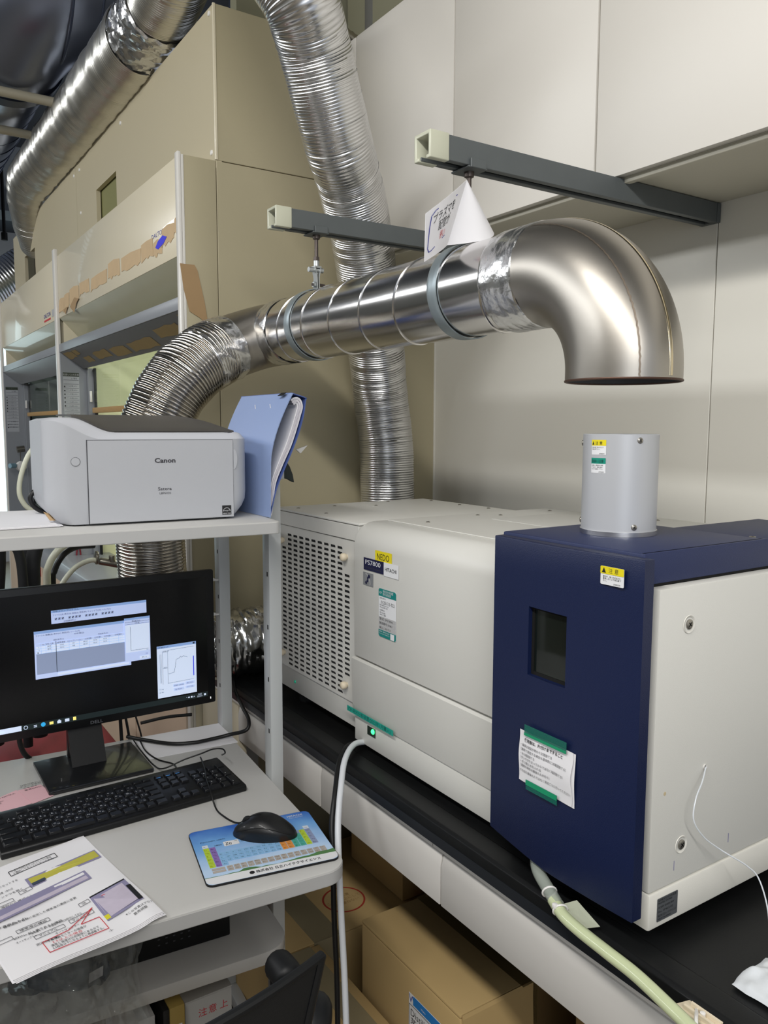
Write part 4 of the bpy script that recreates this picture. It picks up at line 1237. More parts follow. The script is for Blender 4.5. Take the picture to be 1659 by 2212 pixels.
ft.text([('取扱注意', 0.958, 1.652), ('この面を上にして', 0.958, 1.637), ('積み重ねない', 0.958, 1.622)], 0, 0, 0.012, M_cardd, h=0.0003, align='CENTER')
# nearer flat carton at the foot, partly behind the chair
c3 = thing('cardboard_box', 'flat cardboard carton in front on the floor with wide grey tape, behind the chair', 'box', (0.83, 1.30, 0))
obj('body', MB().box((0.712, 1.10, 0), (0.822, 1.520, 0.246)), M_card, c3, bevel=0.004)
obj('flap', MB().box((0.712, 1.10, 0.2465), (0.768, 1.520, 0.251)), M_card, c3, bevel=0.002)
obj('flap', MB().box((0.770, 1.10, 0.2465), (0.822, 1.520, 0.251)), M_card, c3, bevel=0.002)
obj('tape', MB().box((0.748, 1.098, 0.2512), (0.800, 1.522, 0.2518)), M_tape, c3)
c4 = carton('cardboard_box', 'upright cardboard carton behind the ringed one, with dark tape down its side', 1.075, 1.32, 1.55, 1.80, 0.252, 0.56, flaps='x', tmt=mat('dark_tape', '6b6040', 0.3))
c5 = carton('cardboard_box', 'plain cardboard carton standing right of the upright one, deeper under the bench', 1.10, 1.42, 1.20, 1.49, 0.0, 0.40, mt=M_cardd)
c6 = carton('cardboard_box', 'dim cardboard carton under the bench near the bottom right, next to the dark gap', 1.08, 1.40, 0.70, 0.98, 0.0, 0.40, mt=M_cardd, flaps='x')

# ================================================================ COMPUTER CART
RZ = math.radians(-4.5)
OX, OY = 0.634, 1.063
dk = thing('computer_desk', 'light grey computer cart with raised printer shelf and lower shelf', 'desk', (OX, OY, 0), RZ)
MD = MW['computer_desk']


def dl(a, b, z):
    """cart coordinates to room coordinates"""
    return MD @ V((a, b, z))


obj('desktop', MB().prism(rrect(-1.0, 0.0, 0.0, 0.716, (0.03, 0.040, 0.004, 0.004), 8), 2, 0.6945, 0.7200), M_desk, dk, local=True, bevel=0.0015)
obj('edge_band', MB().prism(rrect(-1.0005, 0.0006, -0.0006, 0.7165, (0.03, 0.0405, 0.004, 0.004), 8), 2, 0.6965, 0.7170), M_deske, dk, local=True)
obj('printer_shelf', MB().prism(rrect(-1.0, -0.020, 0.240, 0.640, (0.01, 0.012, 0.004, 0.004), 6), 2, 1.2375, 1.2600), M_desk, dk, local=True, bevel=0.0015)
obj('printer_shelf_band', MB().prism(rrect(-1.0005, -0.0194, 0.2394, 0.6405, (0.01, 0.0125, 0.004, 0.004), 6), 2, 1.2390, 1.2575), M_deske, dk, local=True)
obj('lower_shelf', MB().prism(rrect(-1.0, -0.014, 0.215, 0.640, (0.04, 0.055, 0.004, 0.004), 8), 2, 0.435, 0.4600), M_desk, dk, local=True, bevel=0.0015)
for (a, b, z0) in ((0.0015, 0.362, 1.330), (0.0015, 0.690, 1.262), (-1.028, 0.362, 1.330), (-1.028, 0.690, 1.262)):
    obj('post', MB().box((a, b, 0.04), (a + 0.0255, b + 0.036, z0)), M_post, dk, local=True, bevel=0.0012)
    hs = MB()
    for k in range(8):
        z = 0.60 + 0.107 * k
        hs.box((a - 0.0004, b + 0.008, z), (a + 0.0012, b + 0.013, z + 0.009))
    obj('slot_row', hs, M_black, dk, local=True, smooth=0)
for a in (0.0015, -1.028):
    obj('foot_rail', MB().box((a, 0.02, 0.03), (a + 0.0255, 0.72, 0.06)), M_post, dk, local=True, bevel=0.002)
    for b in (0.06, 0.67):
        obj('castor', MB().cyl((a + 0.003, b, 0.0165), (a + 0.023, b, 0.0165), 0.0162, n=24), M_rubber, dk, local=True)
obj('top_bracket', MB().box((-0.016, 0.355, 1.3275), (0.0335, 0.402, 1.3565)), M_post, dk, local=True, bevel=0.003)
hk = [(0.030, 1.371), (0.040, 1.365), (0.049, 1.352), (0.0555, 1.336), (0.0585, 1.320), (0.0545, 1.3215), (0.046, 1.3265), (0.034, 1.3300), (0.034, 1.352), (0.022, 1.357), (0.022, 1.373)]
tag(obj('hook', MB().prism([(OX + p[0] + 0.029, p[1]) for p in hk], 1, OY + 0.362, OY + 0.372), mat('dark_green_black', '1d2724', 0.5), bevel=0.001), 'dark curved hook plate fixed on top of the cart post by the blue folder', 'hook')
for z, x in ((1.072, -0.006), (0.990, -0.010)):
    tag(obj('cable_clip', MB().tube([dl(0.003, 0.700, z), dl(-0.006, 0.698, z + 0.001), dl(-0.012, 0.696, z + 0.003)], [0.0022, 0.0026, 0.004], 10), M_white), 'white plastic clip plugged into the rear cart post, ' + ('upper one' if z > 1.05 else 'lower one'), 'clip')
tag(obj('corner_protector', MB().sheet([(0.742, 1.46, 1.384), (0.768, 1.46, 1.392), (0.752, 1.46, 1.376)], (0, -1, 0), 0.004), M_white), 'tiny white pointed tag sticking out behind the blue folder', 'tag')

# ================================================================ PRINTER
PW, PD = 0.350, 0.247
pr = thing('printer', 'white compact laser printer with dark grey lid on the upper shelf', 'printer', tuple(MD @ V((-0.400, 0.3205, 1.2600))), RZ)
# plan outline with bowed front corners, body in horizontal slices
def sm(x, a, b):
    t_ = min(1, max(0, (x - a) / (b - a)))
    return t_ * t_ * (3 - 2 * t_)


def prof_top(x):
    """height of the front face along x: hump at the left, flat to the right"""
    return 0.1790 - 0.0315 * sm(x, 0.004, 0.090)


def dens(o, st):
    out = []
    for i in range(len(o)):
        a, b = V((*o[i], 0)), V((*o[(i + 1) % len(o)], 0))
        k = max(1, int((b - a).length / st))
        out += [tuple(a.lerp(b, q / k))[:2] for q in range(k)]
    return out


rr = 0.038
o0 = dens(rrect(-0.004, PW + 0.002, 0.0, PD, (rr, rr, 0.02, 0.02), 10), 0.006)
mb = MB()
zs = [0.003, 0.010, 0.022, 0.035, 0.050, 0.10, 1]
n = len(o0)
for z in zs:
    k_ = max(0, (0.045 - z) / 0.045) ** 2 if z < 1 else 0
    for (x, y) in o0:
        xx = x + (0.030 * k_ * (1 - 2 * x / PW) if True else 0)
        mb.v.append(V((xx, max(y, 0.0045 * k_), z if z < 1 else prof_top(x))))
for j in range(len(zs) - 1):
    for i in range(n):
        i2 = (i + 1) % n
        mb.f.append((j * n + i, j * n + i2, (j + 1) * n + i2, (j + 1) * n + i))
mb.f.append(tuple(range(n))[::-1])
obj('body', mb, M_prn, pr, local=True, smooth=45)


# white top surface with an opening filled by the dark lid
def rim_in(x):
    return 0.1840 - 0.0245 * sm(x, 0.040, 0.112)


def topz(x, y):
    f_ = sm(y, 0.0, 0.018)
    zf = prof_top(x) + 0.0004
    zi = max(rim_in(x), prof_top(x) + 0.002)
    e_ = sm(x, -0.004, 0.012) * (1 - sm(x, PW - 0.020, PW + 0.002))
    return zf + (zi - zf) * f_ ** 0.8 * (0.35 + 0.65 * e_)


mb = MB()
lev = [0.0, 0.25, 0.5, 0.8, 1.0]
cxp, cyp = PW / 2, PD / 2
for q in lev:
    for (x, y) in o0:
        ix = 0.046 * (1 - 2 * x / PW) * q if x < cxp else 0.022 * (1 - 2 * x / PW) * q
        yy = y + (0.0185 if y < cyp else -0.012) * q
        xx = x + ix
        mb.v.append(V((xx, yy, topz(xx, yy) if q > 0 else prof_top(x))))
for s_ in range(len(lev) - 1):
    for i in range(n):
        i2 = (i + 1) % n
        mb.f.append((s_ * n + i, s_ * n + i2, (s_ + 1) * n + i2, (s_ + 1) * n + i))
# inner wall going down, and a floor below the lid
base_ = len(mb.v)
for i in range(n):
    p = mb.v[(len(lev) - 1) * n + i]
    mb.v.append(V((p.x, p.y, p.z - 0.006)))
for i in range(n):
    i2 = (i + 1) % n
    mb.f.append(((len(lev) - 1) * n + i, (len(lev) - 1) * n + i2, base_ + i2, base_ + i))
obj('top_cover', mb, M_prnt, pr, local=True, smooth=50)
obj('lid_well', MB().box((0.05, 0.03, 0.12), (0.32, PD - 0.02, 0.145)), M_black, pr, local=True)


def lidz(i, j):
    x = 0.0435 + 0.2835 * i
    y = 0.0165 + 0.213 * j + 0.004 * (abs(2 * i - 1) ** 6) * (1 - j)
    zf = rim_in(x) - 0.0005 + 0.001 * (1 - sm(x, 0.040, 0.1))
    zb = 0.1600 + 0.0285 * math.sqrt(max(0.0, 1 - max(0.0, (x - 0.235) / 0.094) ** 2.2))
    zb = max(zb, zf + 0.001)
    return (x, y, zf + (zb - zf) * math.sin(PI / 2 * min(1, j * 1.15)) ** 0.75)


obj('lid', MB().grid(lidz, 60, 30), M_prng, pr, local=True, solid=-0.003, smooth=60)
obj('lid_gap', MB().box((0.112, 0.0150, 0.1555), (0.322, 0.0165, 0.1590)), M_black, pr, local=True)
pf = Face((0, -0.0003, 0), (1, 0, 0), (0, 0, 1), pr, local=True)
fpn = pf.rect('front_panel', 0.0645, 0.0045, 0.3175, 0.1455, M_prn, h=0.0004, th=0.0016, rad=0.001)
pf.many('panel_gap', [(0.0628, 0.0035, 0.0643, 0.1465), (0.3177, 0.0045, 0.3183, 0.146), (0.0643, 0.1457, 0.3177, 0.1463)], M_inkg, h=0.0002, th=0.0002)
obj('finger_notch', MB().add([(0.319 + 0.0075 * math.sin(PI * k / 16), -0.0006, 0.110 + 0.019 * -math.cos(PI * k / 16)) for k in range(17)] + [(0.319, -0.0006, 0.110)], [tuple(range(17))]), mat('notch_shade', 'b3b5ba', 0.5), pr, local=True, smooth=0)
obj('power_button', MB().lathe([(0.0, -0.0008), (0.0066, -0.0008), (0.0072, -0.0003), (0.0072, 0.001)], (0.045, 0.0, 0.1100), 1, 28), M_prn, pr, local=True)
obj('button_ring', MB().lathe([(0.0072, -0.0006), (0.0077, -0.0006)], (0.045, -0.0002, 0.1100), 1, 28), M_inkg, pr, local=True)
pf.text('Canon', 0.1755, 0.1062, 0.0115, mat('charcoal_ink', '3c3a40', 0.5, var=0), wfit=0.0365, h=0.0024, parent=fpn, bold=0.03)
pf.text('Satera', 0.1800, 0.0575, 0.0078, MATS['charcoal_ink'], wfit=0.0240, h=0.0024, parent=fpn, bold=0.008)
pf.text('LBP6030', 0.1825, 0.0505, 0.0052, MATS['charcoal_ink'], wfit=0.0200, h=0.0024, parent=fpn)
es = pf.rect('energy_label', 0.2955, 0.0085, 0.3125, 0.0255, M_ink, h=0.0024, parent=fpn)
pf.lines('energy_arc', [((0.3040 + 0.0066 * math.cos(PI * (k / 10)), 0.0145 + 0.0066 * math.sin(PI * (k / 10))), (0.3040 + 0.0066 * math.cos(PI * ((k + 1) / 10)), 0.0145 + 0.0066 * math.sin(PI * ((k + 1) / 10)))) for k in range(10)], 0.0006, M_inkw, h=0.0029, parent=fpn)
pf.text([('energy☆', 0.2975, 0.0150, 0.0125), ('ENERGY STAR', 0.2965, 0.0095, 0.0150)], 0, 0, 0.0036, M_inkw, h=0.0029, parent=fpn)
obj('status_marks', MB().add([(0.020, 0.030, 0.1895), (0.034, 0.034, 0.1895), (0.030, 0.042, 0.1897), (0.016, 0.038, 0.1897)], [(0, 1, 2, 3)]), M_lblg, pr, local=True, smooth=0)
obj('foot', MB().box((0.04, 0.02, 0.0003), (0.06, 0.04, 0.004)), M_rubber, pr, local=True)
obj('foot', MB().box((0.29, 0.02, 0.0003), (0.31, 0.04, 0.004)), M_rubber, pr, local=True)
obj('foot', MB().box((0.04, 0.20, 0.0003), (0.06, 0.22, 0.004)), M_rubber, pr, local=True)
obj('foot', MB().box((0.29, 0.20, 0.0003), (0.31, 0.22, 0.004)), M_rubber, pr, local=True)
tag(obj('power_cable', MB().tube(cr([(0.296, 1.62, 1.312), (0.284, 1.62, 1.311), (0.272, 1.62, 1.305), (0.267, 1.62, 1.294), (0.272, 1.62, 1.280), (0.286, 1.62, 1.2695), (0.302, 1.62, 1.2685)], 8), 0.0045, 12), M_cable), 'black cable loop leaving the printer on its left side', 'cable')
tag(obj('masking_bit', MB().sheet([(0.262, 1.470, 1.283), (0.272, 1.468, 1.279), (0.279, 1.455, 1.268), (0.270, 1.458, 1.268)], (0, -1, 0), 0.0005), M_brownt), 'small curl of brown tape at the printer base, left corner', 'tape')

# paper stack to the left of the printer
for k in range(1):
    ps = thing('paper_stack', 'stack of blank white sheets on the upper shelf left of the printer', 'paper', (0.13, 1.5, 1.262))
    for j, (dx, dy, rz_) in enumerate(((0, 0, 0), (0.004, -0.003, 0.01), (-0.003, 0.002, -0.008))):
        q = [(0.02, 1.475), (0.186 + 0.060, 1.405), (0.300, 1.690), (0.06, 1.74)]
        q = [(0.000, 1.4320), (0.2800, 1.4240), (0.3000, 1.7000), (0.0100, 1.7350)] if True else q
        obj('sheet', MB().sheet([(a + dx, b + dy, 1.2604 + 0.0012 * j) for a, b in q], (0, 0, 1), 0.0010), M_paper, ps, smooth=0)

# blue folder with a sagging wad of paper
fo = thing('document_folder', 'blue clamp folder standing open, sagging with paper, between printer and cart post', 'folder', (0.66, 1.45, 1.26))
Y_F, Y_R = 1.362, 1.600


def cover_x(s_, j):
    """left cover: leans left at the top back; s_ 0 bottom..1 top; j 0 front..1 back"""
    z = 1.2605 + 0.232 * s_
    bulge = 0.045 * max(0, (s_ - 0.45) / 0.55) ** 1.6
    return V((0.6385 + bulge + 0.004 * s_ - 0.0 * j, Y_F + (Y_R - Y_F) * j, z))


obj('cover', MB().grid(lambda i, j: cover_x(i, j), 18, 6), M_blue, fo, solid=0.0016, smooth=60)
for yy in (1.43, 1.50):
    a_ = cover_x(0.90, (yy - Y_F) / (Y_R - Y_F))
    obj('rivet', MB().sheet([a_ + V((-0.0018, -0.004, -0.004)), a_ + V((-0.0012, -0.001, -0.004)), a_ + V((0.0005, 0.005, 0.004)), a_ + V((0.0, 0.002, 0.004))], (-1, 0, 0), 0.0008), M_paper, fo)
obj('clip_slot', MB().sheet([V((0.6765, 1.382, 1.4880)), V((0.6765, 1.402, 1.4880)), V((0.6840, 1.400, 1.4935)), V((0.6840, 1.380, 1.4935))], (-1, 0, 0.6), 0.001), M_black, fo)


def spine(k):
    """outline of the back cover seen from the front: bottom, bulging right, over the top"""
    return [(0.641, 1.2605), (0.6475, 1.285), (0.6560, 1.315), (0.6720, 1.350), (0.6890, 1.385), (0.7030, 1.418), (0.7130, 1.450), (0.7180, 1.4790), (0.7180, 1.4850), (0.6880, 1.4935)][k]


sp = cr([(*spine(k), 0) for k in range(10)], 5)
obj('back_cover', MB().grid(lambda i, j: V((sp[min(len(sp) - 1, int(i * (len(sp) - 1) + 0.5))].x, Y_F + 0.004 + (Y_R - Y_F) * j, sp[min(len(sp) - 1, int(i * (len(sp) - 1) + 0.5))].y)), len(sp) - 1, 4), M_blued, fo, solid=0.0016, smooth=60)
pc = cr([(0.6420, 1.2640, 0), (0.6450, 1.290, 0), (0.6500, 1.325, 0), (0.6640, 1.3590, 0), (0.6810, 1.394, 0), (0.6930, 1.425, 0), (0.7030, 1.455, 0), (0.7065, 1.468, 0), (0.7030, 1.4780, 0), (0.6965, 1.4790, 0), (0.6905, 1.4750, 0)], 5)


def wad(side):
    out = []
    for i, p in enumerate(pc):
        t_ = (pc[min(i + 1, len(pc) - 1)] - pc[max(i - 1, 0)]).normalized()
        nn = V((-t_.y, t_.x, 0))
        w_ = 0.0035 + 0.0025 * min(1, i / 20)
        out.append((p.x + nn.x * w_ * side, p.y + nn.y * w_ * side))
    return out


L_, R_ = wad(-1), wad(1)
for k in range(5):
    a0, a1 = k / 5, (k + 0.86) / 5
    pts = [(L_[i][0] * (1 - a0) + R_[i][0] * a0, L_[i][1] * (1 - a0) + R_[i][1] * a0) for i in range(len(L_))]
    pts2 = [(L_[i][0] * (1 - a1) + R_[i][0] * a1, L_[i][1] * (1 - a1) + R_[i][1] * a1) for i in range(len(L_))]
    mb = MB()
    off = random.uniform(0, 0.003)
    for i in range(len(pts) - 1):
        q = [pts[i], pts[i + 1], pts2[i + 1], pts2[i]]
        mb.add([(x, Y_F + 0.006 + off, z) for x, z in q] + [(x, Y_R - 0.006, z) for x, z in q], [(0, 1, 2, 3), (7, 6, 5, 4), (0, 4, 5, 1), (2, 6, 7, 3)])
    obj('page_block', mb, M_paperg if k % 2 else M_paper, fo, smooth=60)

# ================================================================ MONITOR
mo = thing('monitor', 'black flat screen monitor with bright program windows, on the cart', 'monitor', (0.385, 1.70, 0.72))
MX0, MX1, MZ0, MZ1, MY = 0.118, 0.655, 0.803, 1.110, 1.700
obj('housing', MB().prism(rrect(MX0, MX1, MZ0, MZ1, 0.004, 3), 1, MY, MY + 0.012), M_blackpl, mo, bevel=0.001)
obj('rear_shell', MB().add([(MX0 + .01, MY + .012, MZ0 + .01), (MX1 - .01, MY + .012, MZ0 + .01), (MX1 - .01, MY + .012, MZ1 - .01), (MX0 + .01, MY + .012, MZ1 - .01),
                            (MX0 + .12, MY + .042, MZ0 + .04), (MX1 - .12, MY + .042, MZ0 + .04), (MX1 - .12, MY + .042, MZ1 - .06), (MX0 + .12, MY + .042, MZ1 - .06)],
                           [(0, 1, 5, 4), (1, 2, 6, 5), (2, 3, 7, 6), (3, 0, 4, 7), (4, 5, 6, 7)]), M_blackpl, mo)
fm = Face((0, MY, 0), (1, 0, 0), (0, 0, 1), mo)
scr = fm.rect('screen', MX0 + 0.017, MZ0 + 0.017, MX1 - 0.0175, MZ1 - 0.015, mat('screen_black', '030304', 0.25, var=0, emit=0.2), h=-0.0006, th=0.0007)
M_w = mat('screen_window_blue', 'b9c8ee', 0.4, var=0, emit=0.62)
M_wg = mat('screen_grey', '8f9cba', 0.4, var=0, emit=0.5)
M_wh = mat('screen_white', 'cfdcf2', 0.4, var=0, emit=0.62)
M_wt = mat('screen_title', '86a4d4', 0.4, var=0, emit=0.6)
M_bar = mat('screen_taskbar', '1c2526', 0.3, var=0, emit=0.6)
M_sk = mat('screen_ink', '3c4658', 0.5, var=0)
M_sb = mat('screen_blue_bar', '2a30c0', 0.4, var=0, emit=0.8)


def win_(name, a0, b0, a1, b1, m_, h=0.0003):
    return fm.rect(name, a0, b0, a1, b1, m_, h=h, th=0.0002, parent=scr)


# toolbar window
win_('program_window', 0.3095, 1.0305, 0.5025, 1.0580, M_w)
win_('title_bar', 0.3095, 1.0530, 0.5025, 1.0580, M_wt, 0.0006)
fm.many('toolbar_icon', [(0.3160 + 0.0066 * k, 1.0375, 0.3160 + 0.0066 * k + 0.0048, 1.0425) for k in range(19) if k not in (3, 8, 13, 18)], M_wg, h=0.0006, parent=scr)
fm.lines('icon_stroke', [((0.3170 + 0.0066 * k, 1.0385), (0.3200 + 0.0066 * k, 1.0418)) for k in range(19) if k not in (3, 8, 13, 18)], 0.0012, M_sk, h=0.0008, parent=scr)
fm.text([('ファイル(F) 表示(V) 設定(S) 測定(M) ウィンドウ(W) ヘルプ(H)', 0.3125, 1.0465, 0.115), ('水系標準試料(1)', 0.3330, 1.0320, 0.024), ('分析メインプログラム', 0.3130, 1.0540, 0.05)], 0, 0, 0.0042, M_sk, h=0.0009, parent=scr)
# table window
win_('program_window', 0.2755, 0.9205, 0.4665, 1.0190, M_w)
win_('title_bar', 0.2755, 1.0135, 0.4665, 1.0190, M_wt, 0.0006)
win_('empty_area', 0.2785, 0.9300, 0.4600, 0.9790, M_wg, 0.0006)
win_('table', 0.2785, 0.9725, 0.4600, 0.9935, M_wh, 0.0007)
win_('scroll_bar', 0.3180, 0.9235, 0.4620, 0.9280, M_wh, 0.0006)
win_('heading_cell', 0.2785, 0.9885, 0.4600, 0.9935, M_w, 0.0009)
tl = [((0.2785, z), (0.4600, z)) for z in (0.9885, 0.9830, 0.9780, 0.9725)] + [((x, 0.9725), (x, 0.9935)) for x in (0.288, 0.297, 0.308, 0.342, 0.362, 0.382, 0.402, 0.422, 0.442)]
fm.lines('table_rule', tl, 0.0004, M_wt, h=0.0011, parent=scr)
fm.lines('column_divider', [((0.3165, 0.9295), (0.3165, 0.9945))], 0.0010, M_sk, h=0.0012, parent=scr)
fm.text([('ファイル 編集(E) 表示(V) 測定(M) ツール(T)', 0.2785, 1.0085, 0.085), ('試料条件(1)', 0.3120, 0.9960, 0.020), ('分析線(2)', 0.352, 1.0035, 0.020), ('判定条件(C)', 0.400, 0.9960, 0.020), ('No. 試料 元素', 0.2900, 0.9895, 0.022), ('標準濃度', 0.3185, 0.9895, 0.016), ('キャリブレーション', 0.3385, 0.9895, 0.030), ('分析値1', 0.3730, 0.9895, 0.014), ('分析値2', 0.392, 0.9895, 0.014), ('分析値3', 0.412, 0.9895, 0.014), ('分析値4', 0.434, 0.9895, 0.014),
         ('1', 0.2835, 0.9845), ('2', 0.2835, 0.9790), ('▶', 0.281, 0.9735), ('0.005', 0.324, 0.9845), ('0.010', 0.324, 0.9790), ('184', 0.348, 0.9845), ('368', 0.348, 0.9790), ('88.421', 0.370, 0.9845), ('88.371', 0.370, 0.9790), ('90.42', 0.390, 0.9845), ('90.42', 0.390, 0.9790), ('94.30', 0.410, 0.9845), ('94.05', 0.410, 0.9790), ('設定', 0.300, 0.9845), ('設定', 0.300, 0.9790)], 0, 0, 0.0036, M_sk, h=0.0012, parent=scr)
# small graph window
win_('program_window', 0.4540, 0.9280, 0.5085, 1.0230, M_w, 0.0015)
win_('plot', 0.4560, 0.9480, 0.5070, 1.0080, M_wh, 0.0018)
win_('title_bar', 0.4540, 1.0185, 0.5085, 1.0230, M_wt, 0.0018)
win_('button', 0.4850, 0.9310, 0.5060, 0.9370, M_wh, 0.0018)
fm.lines('plot_axis', [((0.4665, 0.9520), (0.4665, 1.0040)), ((0.4665, 0.9520), (0.5040, 0.9520)), ((0.4560, 1.0090), (0.5070, 1.0090)), ((0.4560, 1.0140), (0.5070, 1.0140))], 0.0005, M_sk, h=0.0021, parent=scr)
fm.text([('測定条件(K)', 0.4700, 1.0145, 0.018), ('分析値', 0.4760, 1.0098, 0.010), ('閉じる', 0.4900, 0.9325, 0.010), ('nm', 0.500, 0.9485), ('0.0', 0.498, 0.9400)], 0, 0, 0.0036, M_sk, h=0.0021, parent=scr)
# intensity monitor window
win_('program_window', 0.5225, 0.8345, 0.6110, 0.9515, M_wh)
win_('title_bar', 0.5225, 0.9455, 0.6110, 0.9515, M_wt, 0.0006)
fm.many('close_box', [(0.6035, 0.9465, 0.6080, 0.9505)], M_sk, h=0.0009, parent=scr)
fm.many('level_bar', [(0.6035, 0.8740, 0.6055, 0.9190)], M_sb, h=0.0009, parent=scr)
cv = [(0.5470, 0.8870), (0.5500, 0.8862), (0.5570, 0.8885), (0.5600, 0.8885), (0.5625, 0.9010), (0.5650, 0.9165), (0.5690, 0.9180), (0.5720, 0.9185), (0.5750, 0.9225), (0.5765, 0.9200), (0.5800, 0.9210), (0.5820, 0.9230), (0.5840, 0.9205), (0.5890, 0.9195), (0.5905, 0.9180)]
fm.lines('intensity_curve', list(zip(cv[:-1], cv[1:])), 0.0005, M_sk, h=0.0009, parent=scr)
fm.lines('plot_axis', [((0.5460, 0.8645), (0.5460, 0.9370)), ((0.5345, 0.8645), (0.5345, 0.9370)), ((0.5345, 0.9370), (0.5460, 0.9370)), ((0.5345, 0.9005), (0.5460, 0.9005)), ((0.5460, 0.8655), (0.6040, 0.8665)), ((0.5290, 0.8680), (0.5290, 0.9330)), ((0.5315, 0.8680), (0.5315, 0.9330)), ((0.5460, 0.9400), (0.6050, 0.9410))], 0.0004, M_sk, h=0.0009, parent=scr)
fm.many('button', [(0.5850, 0.8560, 0.6060, 0.8625), (0.5850, 0.8470, 0.6060, 0.8530), (0.5580, 0.8455, 0.5820, 0.8520), (0.5570, 0.8550, 0.5825, 0.8610)], M_w, h=0.0007, parent=scr)
fm.text([('分析強度モニタ', 0.5240, 0.9465, 0.024), ('1.000E+06', 0.5340, 0.9375), ('500.0', 0.5365, 0.9010), ('閉じる(C)', 0.5885, 0.8575, 0.014), ('クリア(R)', 0.5885, 0.8485, 0.014), ('Up Reset', 0.5610, 0.8475, 0.016), ('ZEEF 54MB', 0.5585, 0.8565, 0.022), ('□ Log', 0.5260, 0.8530), ('☑ Rel', 0.5260, 0.8460)], 0, 0, 0.0036, M_sk, h=0.0010, parent=scr)
# task bar
win_('task_bar', MX0 + 0.018, 0.8195, MX1 - 0.0180, 0.8310, M_bar, 0.0002)
win_('search_box', MX0 + 0.030, 0.8200, 0.2450, 0.8305, M_wh, 0.0004)
win_('task_icon', 0.3440, 0.8220, 0.3500, 0.8290, mat('icon_yellow', 'e8d878', 0.5, emit=0.9, var=0), 0.0005)
ic = mat('icon_blue', '2c9ad0', 0.5, emit=0.9, var=0)
fm.poly('task_icon', [(0.2860 + 0.0045 * math.cos(2 * PI * k / 16), 0.8252 + 0.0045 * math.sin(2 * PI * k / 16)) for k in range(16)], ic, h=0.0005, parent=scr)
fm.many('task_icon', [(0.2980, 0.8222, 0.3055, 0.8280)], MATS['icon_yellow'], h=0.0005, parent=scr)
fm.many('task_icon', [(0.3130, 0.8218, 0.3205, 0.8270), (0.3150, 0.8270, 0.3185, 0.8290), (0.3280, 0.8222, 0.3365, 0.8282), (0.2680, 0.8225, 0.2740, 0.8240), (0.2680, 0.8255, 0.2740, 0.8270), (0.6275, 0.8230, 0.6320, 0.8275)], M_wh, h=0.0005, parent=scr)
fm.lines('task_icon', [((0.2530 + 0.0035 * math.cos(2 * PI * k / 12), 0.8252 + 0.0035 * math.sin(2 * PI * k / 12)), (0.2530 + 0.0035 * math.cos(2 * PI * (k + 1) / 12), 0.8252 + 0.0035 * math.sin(2 * PI * (k + 1) / 12))) for k in range(12)], 0.0010, M_wh, h=0.0005, parent=scr)
fm.text([('^ ● ■ A', 0.5860, 0.8230, 0.020), ('15:22', 0.6140, 0.8262, 0.008), ('2022/01/14', 0.6115, 0.8215, 0.012), ('入力', 0.205, 0.823)], 0, 0, 0.0050, M_wh, h=0.0006, parent=scr)
fm.text('DELL', 0.3785, 0.8065, 0.0095, mat('logo_grey', '83868c', 0.35, 0.5), wfit=0.0255, h=0.0003, name='maker_lettering', bold=0.01)
fm.many('power_light', [(0.6425, 0.8125, 0.6440, 0.8170)], mat('white_light', 'ffffff', 0.4, emit=1.2, var=0), h=0.0003)
# stand
obj('stand_neck', MB().add([(0.338, 1.735, 0.728), (0.406, 1.735, 0.728), (0.406, 1.750, 0.728), (0.338, 1.750, 0.728),
                            (0.338, 1.716, 0.90), (0.406, 1.716, 0.90), (0.406, 1.742, 0.90), (0.338, 1.742, 0.90)],
                           [(0, 3, 2, 1), (4, 5, 6, 7), (0, 1, 5, 4), (1, 2, 6, 5), (2, 3, 7, 6), (3, 0, 4, 7)]), M_blackpl, mo, bevel=0.003)
obj('stand_neck', MB().prism([(1.716, 0.8), (1.680, 0.7285), (1.690, 0.728), (1.724, 0.80)], 0, 0.335, 0.404), M_blackpl, mo)
obj('stand_base', MB().prism(rrect(0.272, 0.476, 1.587, 1.757, 0.004, 3), 2, 0.7205, 0.7285), mat('stand_base_black', '1d1e20', 0.28, var=0.1, vs=6, coat=0.3), mo, bevel=0.0015)

